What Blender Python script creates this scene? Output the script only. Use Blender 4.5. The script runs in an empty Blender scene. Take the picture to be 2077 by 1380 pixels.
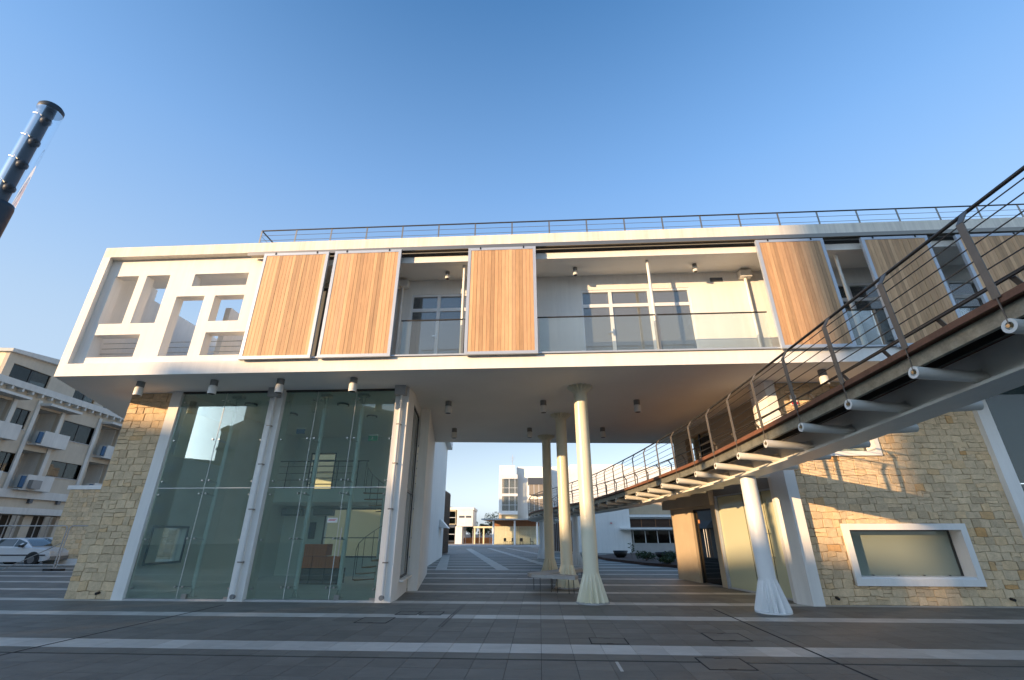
import bpy, math, random
from mathutils import Vector, Matrix
R = math.radians
rnd = random.Random(7)
SC = bpy.context.scene
COL = SC.collection

# ------------------------------------------------------------------ camera, sky, sun, exposure
cam_d = bpy.data.cameras.new('camera'); cam = bpy.data.objects.new('camera', cam_d); COL.objects.link(cam)
cam_d.sensor_width = 36.0; cam_d.lens = 36.0 * 923.0 / 2077.0
cam_d.clip_start = 0.05; cam_d.clip_end = 3000
cam.location = (0, 0, 1.6); cam.rotation_euler = (R(90 + 23.06), 0, 0)
SC.camera = cam
SUN_EL = 11.0
SUN_DIR = Vector((-0.80, -0.60, 0)).normalized()          # horizontal direction towards the sun
w = bpy.data.worlds.new('World'); SC.world = w; w.use_nodes = True
nt = w.node_tree; bg = nt.nodes['Background']
sky = nt.nodes.new('ShaderNodeTexSky'); sky.sky_type = 'NISHITA'; sky.sun_disc = False
sky.sun_elevation = R(SUN_EL); sky.sun_rotation = math.atan2(SUN_DIR.x, SUN_DIR.y)
sky.air_density = 1.0; sky.dust_density = 1.0; sky.ozone_density = 3.5; sky.altitude = 0
hsv = nt.nodes.new('ShaderNodeHueSaturation'); hsv.inputs['Saturation'].default_value = 1.15; nt.links.new(sky.outputs[0], hsv.inputs['Color'])
# pale evening haze band, the same all round the horizon
tc = nt.nodes.new('ShaderNodeTexCoord'); sx = nt.nodes.new('ShaderNodeSeparateXYZ'); nt.links.new(tc.outputs['Generated'], sx.inputs[0])
fr_ = nt.nodes.new('ShaderNodeValToRGB'); hz_ = nt.nodes.new('ShaderNodeValToRGB')
def ramp_set(nd, pts):
    el = nd.color_ramp.elements
    while len(el) < len(pts): el.new(.5)
    for e_, (p_, c_) in zip(el, pts): e_.position = p_; e_.color = tuple(c_) + (1,)
ramp_set(fr_, [(0, (.90,) * 3), (.30, (.80,) * 3), (.63, (.45,) * 3), (.87, (.10,) * 3), (1, (0,) * 3)])
ramp_set(hz_, [(0, (.52, .56, .62)), (.35, (.46, .56, .70)), (.65, (.34, .53, .86)), (1, (.3, .5, .8))])
nt.links.new(sx.outputs[2], fr_.inputs[0]); nt.links.new(sx.outputs[2], hz_.inputs[0])
hv = nt.nodes.new('ShaderNodeVectorMath'); hv.operation = 'SCALE'; hv.inputs[3].default_value = 3.8; nt.links.new(hz_.outputs[0], hv.inputs[0])
bw_ = nt.nodes.new('ShaderNodeRGBToBW'); nt.links.new(hsv.outputs[0], bw_.inputs[0])
dv_ = nt.nodes.new('ShaderNodeMath'); dv_.operation = 'DIVIDE'; dv_.inputs[1].default_value = 2.15; nt.links.new(bw_.outputs[0], dv_.inputs[0])
mxx_ = nt.nodes.new('ShaderNodeMath'); mxx_.operation = 'MAXIMUM'; mxx_.inputs[1].default_value = 1.0; nt.links.new(dv_.outputs[0], mxx_.inputs[0])
ml_ = nt.nodes.new('ShaderNodeMath'); ml_.operation = 'MULTIPLY'; ml_.inputs[1].default_value = 3.8; nt.links.new(mxx_.outputs[0], ml_.inputs[0]); nt.links.new(ml_.outputs[0], hv.inputs[3])
mx = nt.nodes.new('ShaderNodeMixRGB'); nt.links.new(fr_.outputs[0], mx.inputs[0]); nt.links.new(hsv.outputs[0], mx.inputs[1]); nt.links.new(hv.outputs[0], mx.inputs[2])
tint = nt.nodes.new('ShaderNodeMixRGB'); tint.blend_type = 'MULTIPLY'; tint.inputs[0].default_value = 1.0; tint.inputs[2].default_value = (0.98, 1.02, 1.02, 1); nt.links.new(mx.outputs[0], tint.inputs[1]); nt.links.new(tint.outputs[0], bg.inputs[0]); bg.inputs[1].default_value = 0.15
sl = bpy.data.lights.new('sun', 'SUN'); sun = bpy.data.objects.new('sun', sl); COL.objects.link(sun)
sl.energy = 3.3; sl.angle = R(0.5); sl.color = (1.0, 0.68, 0.38)
ce, se = math.cos(R(SUN_EL)), math.sin(R(SUN_EL))
trav = Vector((-SUN_DIR.x * ce, -SUN_DIR.y * ce, -se))
sun.rotation_euler = trav.to_track_quat('-Z', 'Y').to_euler()
SC.view_settings.view_transform = 'Standard'; SC.view_settings.look = 'None'
SC.view_settings.gamma = 1.0; SC.view_settings.exposure = 1.18
SC.view_settings.use_curve_mapping = False

# ------------------------------------------------------------------ materials
MT = {}
def mat(name, col, rough=0.6, metal=0.0, rand=0.0, noise=None, bump=None, ramp=None, streak=0.0, spec=0.5, hue=0.0):
    m = bpy.data.materials.new(name); m.use_nodes = True; MT[name] = m
    t = m.node_tree; N = t.nodes; L = t.links; b = N['Principled BSDF']
    b.inputs['Roughness'].default_value = rough; b.inputs['Metallic'].default_value = metal
    b.inputs['Specular IOR Level'].default_value = spec
    col = tuple(col) + (1,)
    geo = N.new('ShaderNodeNewGeometry')
    tone = None
    if rand or ramp:
        oi = N.new('ShaderNodeObjectInfo'); at = N.new('ShaderNodeAttribute'); at.attribute_name = 'tone'
        ad = N.new('ShaderNodeMath'); ad.operation = 'ADD'; L.new(oi.outputs['Random'], ad.inputs[0]); L.new(at.outputs['Fac'], ad.inputs[1])
        fr = N.new('ShaderNodeMath'); fr.operation = 'FRACT'; L.new(ad.outputs[0], fr.inputs[0]); tone = fr.outputs[0]
    csock = None
    if ramp:
        cr = N.new('ShaderNodeValToRGB'); L.new(tone, cr.inputs[0])
        els = cr.color_ramp.elements
        while len(els) < len(ramp): els.new(0.5)
        for e, (p, c) in zip(els, ramp): e.position = p; e.color = tuple(c) + (1,)
        csock = cr.outputs[0]
    val = None
    def addv(sock, amt):
        nonlocal val
        mr = N.new('ShaderNodeMapRange'); mr.inputs['To Min'].default_value = -amt / 2; mr.inputs['To Max'].default_value = amt / 2
        L.new(sock, mr.inputs['Value'])
        if val is None:
            a = N.new('ShaderNodeMath'); a.operation = 'ADD'; a.inputs[0].default_value = 1.0; L.new(mr.outputs[0], a.inputs[1]); val = a.outputs[0]
        else:
            a = N.new('ShaderNodeMath'); a.operation = 'ADD'; L.new(val, a.inputs[0]); L.new(mr.outputs[0], a.inputs[1]); val = a.outputs[0]
    if rand: addv(tone, rand)
    nz = None
    if noise:
        for (sc, amt, stretch) in noise:
            mp = N.new('ShaderNodeMapping'); mp.inputs['Scale'].default_value = stretch
            L.new(geo.outputs['Position'], mp.inputs[0])
            nn = N.new('ShaderNodeTexNoise'); nn.inputs['Scale'].default_value = sc; nn.inputs['Detail'].default_value = 6
            nn.inputs['Roughness'].default_value = 0.65
            if tone is not None:
                nn.noise_dimensions = '4D'; mu = N.new('ShaderNodeMath'); mu.operation = 'MULTIPLY'; mu.inputs[1].default_value = 37.0
                L.new(tone, mu.inputs[0]); L.new(mu.outputs[0], nn.inputs['W'])
            L.new(mp.outputs[0], nn.inputs['Vector']); nz = nn.outputs['Fac']
            mr = N.new('ShaderNodeMapRange'); mr.inputs['From Min'].default_value = .3; mr.inputs['From Max'].default_value = .7; L.new(nz, mr.inputs[0])
            addv(mr.outputs[0], amt)
    if val is not None:
        hs = N.new('ShaderNodeHueSaturation'); L.new(val, hs.inputs['Value'])
        if csock: L.new(csock, hs.inputs['Color'])
        else: hs.inputs['Color'].default_value = col
        csock = hs.outputs[0]
    if csock: L.new(csock, b.inputs['Base Color'])
    else: b.inputs['Base Color'].default_value = col
    if bump:
        sc, st = bump
        nn = N.new('ShaderNodeTexNoise'); nn.inputs['Scale'].default_value = sc; nn.inputs['Detail'].default_value = 5
        L.new(geo.outputs['Position'], nn.inputs['Vector'])
        bp = N.new('ShaderNodeBump'); bp.inputs['Strength'].default_value = st; bp.inputs['Distance'].default_value = 0.01
        L.new(nn.outputs['Fac'], bp.inputs['Height']); L.new(bp.outputs[0], b.inputs['Normal'])
    return m

def glass(name, tint, refl=1.0, milk=0.0, milkcol=(.8, .85, .82), gl=(1, 1, 1)):
    m = bpy.data.materials.new(name); m.use_nodes = True; MT[name] = m
    t = m.node_tree; N = t.nodes; L = t.links
    for n in list(N): N.remove(n)
    out = N.new('ShaderNodeOutputMaterial'); tr = N.new('ShaderNodeBsdfTransparent'); tr.inputs[0].default_value = tuple(tint) + (1,)
    g = N.new('ShaderNodeBsdfGlossy'); g.inputs['Roughness'].default_value = 0.01; g.inputs['Color'].default_value = tuple(gl) + (1,)
    fr = N.new('ShaderNodeFresnel'); fr.inputs[0].default_value = 1.5
    mu = N.new('ShaderNodeMath'); mu.operation = 'MULTIPLY'; mu.inputs[1].default_value = refl; mu.use_clamp = True; L.new(fr.outputs[0], mu.inputs[0])
    base = tr.outputs[0]
    if milk:
        d = N.new('ShaderNodeBsdfDiffuse'); d.inputs[0].default_value = tuple(milkcol) + (1,)
        mx = N.new('ShaderNodeMixShader'); mx.inputs[0].default_value = milk; L.new(tr.outputs[0], mx.inputs[1]); L.new(d.outputs[0], mx.inputs[2]); base = mx.outputs[0]
    m2 = N.new('ShaderNodeMixShader'); L.new(mu.outputs[0], m2.inputs[0]); L.new(base, m2.inputs[1]); L.new(g.outputs[0], m2.inputs[2])
    L.new(m2.outputs[0], out.inputs[0])
    return m

U = (1, 1, 1)
mat('white_plaster', (.82, .79, .73), .75, noise=[(0.7, .08, U), (6, .09, (1, 1, .05)), (25, .04, (1, 1, .1))], bump=(60, .15))
mat('stained_plaster', (.75, .70, .60), .75, noise=[(1.2, .10, U), (9, .26, (1, 1, .03)), (3, .12, (1, 1, .03))], bump=(60, .15))
mat('interior_plaster', (.88, .87, .83), .85, noise=[(0.6, .06, U)])
mat('soffit_plaster', (.83, .81, .75), .85, noise=[(0.5, .07, U), (30, .03, U)], bump=(50, .1))
mat('tan_plaster', (.50, .39, .26), .7, noise=[(1.5, .16, U), (20, .06, U)], bump=(70, .2))
mat('cream_plaster', (.80, .70, .46), .8, noise=[(1.0, .08, U)])
mat('beige_render', (.48, .42, .33), .85, noise=[(0.8, .16, U), (4, .12, (1, 1, .1))])
mat('old_white_render', (.56, .55, .51), .85, noise=[(0.8, .14, U), (3, .18, (1, 1, .1))])
mat('concrete', (.42, .41, .39), .8, noise=[(1.2, .2, U), (12, .1, U)], bump=(40, .3))
mat('mortar', (.36, .25, .14), .95, noise=[(10, .4, U)], bump=(60, .6))
mat('stone', (.5, .45, .35), .85, rand=.15, noise=[(.8, .14, U), (7, .34, U), (45, .26, U)], bump=(34, 1.0),
    ramp=[(0, (.60, .445, .27)), (.25, (.69, .52, .32)), (.5, (.65, .49, .305)), (.75, (.72, .54, .33)), (.97, (.66, .46, .25)), (1, (.58, .32, .12))])
mat('teak', (.5, .3, .16), .6, rand=.30, noise=[(2.2, .20, (1, 1, .5)), (7, .26, (6, 6, .35)), (30, .20, (6, 6, .2))],
    ramp=[(0, (.47, .28, .14)), (.2, (.58, .345, .17)), (.45, (.52, .30, .15)), (.7, (.64, .40, .21)), (.85, (.55, .32, .16)), (1, (.45, .29, .17))])
mat('deck_wood', (.20, .085, .045), .6, noise=[(6, .4, U), (40, .25, U)])
mat('stair_wood', (.36, .20, .09), .5, noise=[(8, .25, U)])
mat('slate', (.150, .142, .120), .62, rand=.22, noise=[(.55, .30, (.6, 1, 1)), (2.3, .26, (.5, 1, 1)), (9, .22, (.4, 1, 1)), (60, .18, U)], bump=(90, .2), spec=.35)
mat('marble', (.47, .445, .39), .55, rand=.26, noise=[(.7, .22, U), (2.0, .24, (.4, 1, 1)), (14, .2, (.3, 1, 1))], bump=(80, .1), spec=.35)
mat('joint', (.022, .022, .021), .95)
mat('asphalt', (.055, .055, .056), .9, noise=[(1.0, .3, U), (40, .3, U)])
mat('cream_paint', (.78, .72, .53), .32, noise=[(1.5, .05, U)])
mat('white_paint', (.80, .80, .78), .35, noise=[(1.5, .05, U)])
mat('bridge_white', (.80, .77, .69), .4, noise=[(2.0, .10, U)])
mat('bridge_steel', (.20, .18, .15), .5, .3, noise=[(3, .35, U), (30, .25, U)])
mat('dark_steel', (.075, .07, .062), .42, .6, noise=[(6, .3, U)])
mat('rail_steel', (.30, .27, .23), .35, .8)
mat('post_steel', (.17, .15, .125), .45, .3, noise=[(5, .3, U)])
mat('galvanised', (.30, .29, .23), .5, .5, noise=[(5, .5, U), (30, .3, U)])
mat('aluminium', (.46, .50, .55), .4, .35, noise=[(3, .06, U)])
mat('white_aluminium', (.78, .78, .77), .4, .0)
mat('stainless', (.55, .55, .53), .3, 1.0)
mat('black', (.015, .015, .016), .5)
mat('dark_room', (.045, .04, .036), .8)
mat('lamp_navy', (.020, .036, .052), .55, .0)
mat('brass', (.45, .36, .22), .3, .9)
mat('lamp_white', (.75, .73, .68), .5)
mat('lamp_grey', (.22, .22, .21), .5)
mat('orange_crate', (.78, .20, .04), .6, noise=[(4, .2, U)])
mat('brown_stack', (.14, .085, .05), .7, noise=[(4, .3, U)])
mat('green_sign', (.02, .42, .22), .5)
mat('blue_sign', (.06, .18, .42), .5)
mat('red_plastic', (.62, .03, .04), .4)
mat('curtain', (.30, .25, .19), .9, noise=[(3, .5, (8, 8, .1))])
mat('blue_cloth', (.05, .11, .20), .9)
mat('blind', (.34, .38, .39), .6)
mat('car_paint', (.62, .63, .63), .3, .1)
mat('tyre', (.02, .02, .02), .85)
mat('hub', (.16, .16, .165), .4, .6)
mat('soil', (.09, .05, .035), .95, noise=[(8, .4, U)])
mat('leaf', (.05, .085, .03), .7, rand=.6, noise=[(3, .4, U)])
mat('palm_leaf', (.07, .09, .03), .7, rand=.5)
mat('bark', (.12, .09, .06), .9, noise=[(6, .4, U)])
mat('screen_wood', (.12, .06, .035), .6)
mat('cafe_wood', (.34, .15, .06), .6, noise=[(3, .2, U)])
mat('dark_panel', (.07, .08, .095), .5)
mat('terracotta', (.50, .22, .09), .8)  # even terracotta colour for the door sign and the pergola rear wall
glass('teal_glass', (.86, .95, .91), 1.25, milk=.06, milkcol=(.55, .72, .66))
glass('bay_glass', (.80, .92, .90), 1.6, milk=.16, milkcol=(.34, .50, .50))
glass('door_glass', (.66, .72, .55), 1.6, milk=.75, milkcol=(.74, .72, .47))
glass('balustrade_glass', (.90, .94, .94), .7, milk=.05)
glass('loggia_glass', (.6, .66, .67), 2.6, milk=.22, milkcol=(.55, .58, .58))
glass('frosted_glass', (.55, .66, .60), 1.2, milk=.42, milkcol=(.52, .58, .48))
glass('window_glass', (.26, .28, .28), .4)
glass('black_glass', (.10, .11, .11), 1.0)
glass('clear_glass', (.93, .95, .965), .55)
glass('car_glass', (.25, .32, .33), 1.5)

# ------------------------------------------------------------------ mesh builder
class G:
    def __init__(s, tf=None): s.v = []; s.f = []; s.tf = tf; s.tone = []; s.smooth = []
    def add(s, vs, fs, tone=0.0, smooth=False):
        b = len(s.v)
        s.v += [s.tf(*p) if s.tf else tuple(p) for p in vs]
        for f in fs: s.f.append([b + i for i in f]); s.tone.append(tone); s.smooth.append(smooth)
        return s
    def box(s, x0, x1, y0, y1, z0, z1, tone=0.0):
        if x0 > x1: x0, x1 = x1, x0
        if y0 > y1: y0, y1 = y1, y0
        if z0 > z1: z0, z1 = z1, z0
        return s.add([(x0, y0, z0), (x1, y0, z0), (x1, y1, z0), (x0, y1, z0), (x0, y0, z1), (x1, y0, z1), (x1, y1, z1), (x0, y1, z1)],
              [(0, 3, 2, 1), (4, 5, 6, 7), (0, 1, 5, 4), (1, 2, 6, 5), (2, 3, 7, 6), (3, 0, 4, 7)], tone)
    def cyl(s, a, b, r, n=12, r2=None, caps=True):
        a = Vector(a); b = Vector(b); r2 = r if r2 is None else r2
        d = (b - a).normalized(); u = d.cross(Vector((0, 0, 1)))
        if u.length < 1e-4: u = Vector((1, 0, 0))
        u.normalize(); q = d.cross(u)
        vs = []
        for k in range(n):
            t = 2 * math.pi * k / n; o = u * math.cos(t) + q * math.sin(t)
            vs.append(tuple(a + o * r))
        for k in range(n):
            t = 2 * math.pi * k / n; o = u * math.cos(t) + q * math.sin(t)
            vs.append(tuple(b + o * r2))
        s.add(vs, [(k, k + n, (k + 1) % n + n, (k + 1) % n) for k in range(n)], smooth=n >= 8)
        if caps: s.add(vs[:n], [tuple(range(n))]); s.add(vs[n:], [tuple(reversed(range(n)))])
        return s
    def tube(s, pts, r, n=8):
        for a, b in zip(pts, pts[1:]): s.cyl(a, b, r, n)
        return s
    def bar(s, a, b, wv, h, up=(0, 0, 1)):      # rectangular bar from a to b, width wv sideways, height h along up
        a = Vector(a); b = Vector(b); d = (b - a).normalized(); side = d.cross(Vector(up)); 
        if side.length < 1e-4: side = Vector((1, 0, 0))
        side.normalize(); u = side.cross(d)
        S = side * wv / 2; Uv = u * h / 2
        vs = [a - S - Uv, a + S - Uv, a + S + Uv, a - S + Uv, b - S - Uv, b + S - Uv, b + S + Uv, b - S + Uv]
        return s.add([tuple(p) for p in vs], [(0, 3, 2, 1), (4, 5, 6, 7), (0, 1, 5, 4), (1, 2, 6, 5), (2, 3, 7, 6), (3, 0, 4, 7)])
    def prism(s, poly, z0, z1):
        n = len(poly); vs = [(x, y, z0) for x, y in poly] + [(x, y, z1) for x, y in poly]
        return s.add(vs, [tuple(reversed(range(n))), tuple(range(n, 2 * n))] + [(k, (k + 1) % n, (k + 1) % n + n, k + n) for k in range(n)])
    def lathe(s, prof, cx=0, cy=0, n=20, star=None, smooth=True):   # prof [(r,z)]; star: per-level relief fraction
        m = n
        vs = []
        for i, (r, z) in enumerate(prof):
            for k in range(m):
                t = 2 * math.pi * k / m; rr = r
                if star and k % 2: rr = r * (1 - star[i])
                vs.append((cx + rr * math.cos(t), cy + rr * math.sin(t), z))
        fs = []
        for i in range(len(prof) - 1):
            for k in range(m):
                a = i * m + k; b = i * m + (k + 1) % m; fs.append((a, b, b + m, a + m))
        s.add(vs, fs, smooth=smooth)
        s.add(vs[:m], [tuple(reversed(range(m)))]); s.add(vs[-m:], [tuple(range(m))])
        return s
    def quad(s, a, b, c, d, tone=0.0): return s.add([a, b, c, d], [(0, 1, 2, 3)], tone)
    def mesh(s, name, m):
        me = bpy.data.meshes.new(name); me.from_pydata(s.v, [], s.f)
        me.polygons.foreach_set('use_smooth', s.smooth)
        if any(s.tone):
            at = me.attributes.new('tone', 'FLOAT', 'FACE'); at.data.foreach_set('value', s.tone)
        me.materials.append(MT[m]); me.update(); return me
    def build(s, name, m, parent=None, loc=None, rz=0.0, **tags):
        o = bpy.data.objects.new(name, s.mesh(name, m)); COL.objects.link(o)
        if parent: o.parent = parent
        if loc is not None: o.location = loc
        if rz: o.rotation_euler.z = rz
        for k, v in tags.items(): o[k] = v
        return o

def thing(name, label, cat, loc=(0, 0, 0), rz=0.0, group=None):
    o = bpy.data.objects.new(name, None); COL.objects.link(o); o.location = loc; o.rotation_euler = (0, 0, rz); o.empty_display_size = .3
    o['label'] = label; o['category'] = cat
    if group: o['group'] = group
    return o
def tg(label, cat, group=None):
    d = dict(label=label, category=cat)
    if group: d['group'] = group
    return d
def dup(root, loc, rz=None, label=None):
    r = root.copy(); COL.objects.link(r); r.location = loc
    if rz is not None: r.rotation_euler.z = rz
    if label: r['label'] = label
    for ch in list(root.children):
        c = ch.copy(); COL.objects.link(c); c.parent = r
        for g in ch.children:
            e = g.copy(); COL.objects.link(e); e.parent = c
    return r
def wall(x0, x1, y0, y1, z0, z1, holes=(), g=None):
    """a wall in the x-z plane, thickness y0..y1, with rectangular holes (x0,x1,z0,z1); only outer faces"""
    g = g or G()
    xs = sorted({x0, x1} | {min(max(h[k], x0), x1) for h in holes for k in (0, 1)})
    zs = sorted({z0, z1} | {min(max(h[k], z0), z1) for h in holes for k in (2, 3)})
    def solid(i, j):
        if i < 0 or j < 0 or i >= len(xs) - 1 or j >= len(zs) - 1: return False
        cx = (xs[i] + xs[i + 1]) / 2; cz = (zs[j] + zs[j + 1]) / 2
        return not any(h[0] < cx < h[1] and h[2] < cz < h[3] for h in holes)
    for i in range(len(xs) - 1):
        for j in range(len(zs) - 1):
            if not solid(i, j): continue
            a, b, c, d = xs[i], xs[i + 1], zs[j], zs[j + 1]
            g.quad((a, y0, c), (b, y0, c), (b, y0, d), (a, y0, d)); g.quad((b, y1, c), (a, y1, c), (a, y1, d), (b, y1, d))
            if not solid(i - 1, j): g.quad((a, y1, c), (a, y0, c), (a, y0, d), (a, y1, d))
            if not solid(i + 1, j): g.quad((b, y0, c), (b, y1, c), (b, y1, d), (b, y0, d))
            if not solid(i, j - 1): g.quad((a, y1, c), (b, y1, c), (b, y0, c), (a, y0, c))
            if not solid(i, j + 1): g.quad((a, y0, d), (b, y0, d), (b, y1, d), (a, y1, d))
    return g

# facade frame: s to the right along the facade, d into the building
A = math.atan(.056); FO = Vector((0, 11.4, 0))
def F(s, d, z=0.0):
    return (s * math.cos(A) + d * math.sin(A), 11.4 - s * math.sin(A) + d * math.cos(A), z)
RZF = -A

# ------------------------------------------------------------------ ground
G().box(-1500, 1500, -1500, 1500, -.25, -.06).build('ground', 'asphalt', kind='structure')
plaza = G().box(-46, 60, -14, 84, -.05, -.007).build('plaza_bed', 'joint', loc=(0, 0, 0), kind='structure')
pave = bpy.data.objects.new('pavement', None); COL.objects.link(pave); pave.location = FO; pave.rotation_euler.z = RZF; pave['kind'] = 'structure'
PIT = .4625
rows = []   # (d0, d1, white)
def fill(a, b, n): return [(a + (b - a) * k / n, a + (b - a) * (k + 1) / n, False) for k in range(n)]
rows += fill(-9.5, -6.35, 7) + [(-6.35, -5.75, True)] + fill(-5.75, -3.90, 4) + [(-3.84, -3.5, False), (-3.5, -2.9, True)]
rows += fill(-2.9, -.62, 5) + [(-.62, -.14, True)] + fill(-.14, 1.5, 4) + [(1.5, 1.96, True)] + fill(1.96, 3.78, 4) + [(3.78, 4.2, True)]
dd = 4.2
while dd < 62: rows += fill(dd, dd + 1.83, 4) + [(dd + 1.83, dd + 2.25, True)]; dd += 2.25
S0 = 0.16 - 90 * PIT
stuff_d = G(); stuff_w = G(); cand = []
for (a, b, wh) in rows:
    far = a > 14
    step = PIT if not far else PIT * 4
    n = int((0.16 + 32 - S0) / step)
    for k in range(n):
        s0 = S0 + k * step
        if a > 20 and (s0 < -20 or s0 > 16): continue
        s1 = s0 + step
        cx, cy, _ = F((s0 + s1) / 2, (a + b) / 2)
        if cy < 1: continue
        inview = cy > 5.9 and abs(cx) < cy * 1.02 and a < 1.96
        cand.append(((math.hypot(cx, cy) if inview and not far else 1e9), s0, s1, a, b, wh))
cand.sort(key=lambda c: c[0])
meshes = {}
gp = .003
for i, (q, s0, s1, a, b, wh) in enumerate(cand):
    if i < 296 and q < 1e8:
        key = (round(b - a, 3), wh)
        if key not in meshes:
            g = G(); hx, hy = (s1 - s0) / 2 - gp, (b - a) / 2 - gp
            g.box(-hx, hx, -hy, hy, -.018, 0); meshes[key] = g.mesh('paving_tile', 'marble' if wh else 'slate')
        o = bpy.data.objects.new('paving_tile', meshes[key]); COL.objects.link(o); o.parent = pave
        o.location = ((s0 + s1) / 2, (a + b) / 2, rnd.uniform(-.0008, .0008)); o.rotation_euler = (rnd.uniform(-.0012, .0012), rnd.uniform(-.0012, .0012), 0)
    else:
        g = stuff_w if wh else stuff_d
        g.box(s0 + gp, s1 - gp, a + gp, b - gp, -.018, rnd.uniform(-.0008, .0008), tone=rnd.random())
stuff_d.build('dark_paving_tiles', 'slate', pave, kind='stuff')
stuff_w.build('white_paving_tiles', 'marble', pave, kind='stuff')
G().box(-20, 20, -3.90, -3.84, -.03, -.012).build('drain_slot', 'black', pave)
# white guide bands across the back plaza
bands = G()
def band(p, q, wd, z=.004):
    p = Vector(F(*p)); q = Vector(F(*q)); t = (q - p).normalized(); n = Vector((-t.y, t.x, 0)) * wd / 2
    bands.add([tuple(p - n + Vector((0, 0, z))), tuple(q - n + Vector((0, 0, z))), tuple(q + n + Vector((0, 0, z))), tuple(p + n + Vector((0, 0, z)))], [(0, 1, 2, 3)])
band((-4.1, 12.6), (-6.95, 29), .55); band((-1.1, 12.8), (-7.6, 46), .62); band((1.0, 16.5), (-5.6, 49), .5); band((2.2, 24), (-3.6, 50), .45)
band((6, 33), (-1.6, 56), .45)
bands.build('paving_band', 'marble', kind='structure')
kb = G(); kb.box(-22, 14, 64, 66, -.05, .12); kb.build('kerb', 'concrete', loc=(0, 0, 0), kind='structure')
G().box(-60, 60, 66, 84.5, -.05, .10).build('back_terrace', 'concrete', kind='structure')
# joints: diagonal looking expansion joints running square to the facade
for sj in (-7.1, 4.6):
    g = G(); g.box(sj - .018, sj + .018, -5.5, .95, .0015, .004); g.build('expansion_joint', 'joint', pave)
G().box(1.62, 1.66, -4.4, -3.93, .0015, .004).build('chalk_mark', 'marble', pave, loc=(0, 0, 0))
# manhole covers
def manhole(s0, d0, sz, label, sy=None):
    sy = sy or sz
    t = thing('manhole_cover', label, 'manhole cover', F(s0 + sz / 2, d0 + sy / 2, 0), RZF, 'recessed paving covers')
    h, k = sz / 2, sy / 2
    G().box(-h + .012, h - .012, -k + .012, k - .012, .001, .0045).build('cover_plate', 'slate', t)
    g = G(); e = .009
    g.box(-h - e, -h + e, -k - e, k + e, .001, .0055); g.box(h - e, h + e, -k - e, k + e, .001, .0055); g.box(-h + e, h - e, -k - e, -k + e, .001, .0055); g.box(-h + e, h - e, k - e, k + e, .001, .0055)
    g.build('rim', 'joint', t)
    for sg in (-1, 1): G().box(-.05, .05, sg * (k - .03) - .02, sg * (k - .03) + .02, .002, .0065).build('lifting_slot', 'black', t)
manhole(3.42, -2.5, .62, 'square paving cover between the two nearest white bands, right of centre')
manhole(2.77, -4.25, .60, 'square paving cover nearest the camera, right of centre')
manhole(-3.02, -1.24, .63, 'square paving cover in front of the right end of the glass front')
manhole(-2.5, -.26, .46, 'left one of two small paving covers side by side before the passage')
manhole(-1.98, -.26, .46, 'right one of two small paving covers side by side before the passage')
manhole(1.42, -2.84, .58, 'shallow paving cover with notched corners below the near cream column', .44)
g = G(); g.box(-1.30, -1.275, -1.52, 1.32, .001, .006); g.box(-1.245, -1.22, -1.52, 1.32, .001, .006); g.build('slot_drain', 'black', pave)

# ------------------------------------------------------------------ the white building
B = thing('white_building', 'long white modern building raised on columns with teak shutters and a glass ground floor', 'building', FO, RZF)
def P(name, g, m, parent=None, **k): return g.build(name, m, parent or B, **k)
# undercroft slab and box frame
g = G(); g.prism([(-12.85, 0), (20, 0), (20, 12.56), (6.62, 11.39), (-4.27, 10.44), (-17.2, 9.3)], 5.65, 5.67); P('soffit', g, 'soffit_plaster')
g = G(); g.prism([(-12.85, 0), (20, 0), (20, 12.56), (6.62, 11.39), (-4.27, 10.44), (-17.2, 9.3)], 5.67, 6.02); P('floor_slab', g, 'white_plaster')
g = G(); g.prism([(-12.85, .0), (-12.60, .0), (-12.68, .20), (-12.94, .20)], 6.02, 9.57); P('end_frame', g, 'white_plaster')
g = G(); g.prism([(-12.94, .20), (-12.68, .20), (-12.74, 2.1), (-12.94, 2.1)], 6.02, 9.57); g.prism([(-12.94, 2.1), (-12.74, 2.1), (-12.74, 5.8), (-12.94, 5.8)], 6.02, 9.15); g.prism([(-12.74, 5.6), (-12.74, 5.8), (-10.35, 5.8), (-10.35, 5.6)], 6.02, 8.75); g.prism([(-10.35, 2.5), (-10.15, 2.5), (-10.15, 5.8), (-10.35, 5.8)], 6.02, 9.0); P('end_wall', g, 'white_plaster')
g = G(); g.prism([(-12.85, 0), (20, 0), (20, .36), (-13.0, .36)], 9.57, 9.92); P('roof_fascia', g, 'stained_plaster')
g = G(); g.prism([(-12.95, .36), (-8.0, .36), (-8.0, 2.0), (-12.95, 2.0)], 9.571, 9.90); P('terrace_roof', g, 'soffit_plaster')
g = G(); g.prism([(-8.0, .36), (20, .36), (20, 12.4), (6.62, 11.2), (-4.27, 10.3), (-8.0, 10.2)], 9.12, 9.90); P('roof_slab', g, 'soffit_plaster')
g = G(); g.box(-7.45, 20, .13, .35, 9.10, 9.30); P('header_beam', g, 'white_plaster')
g = G(); g.box(-7.55, 20, .20, .355, 9.30, 9.568); P('header_wall', g, 'lamp_grey')
P('lower_ledge', G().box(-8.05, 20, .02, .22, 6.02, 6.10), 'white_aluminium')
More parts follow.
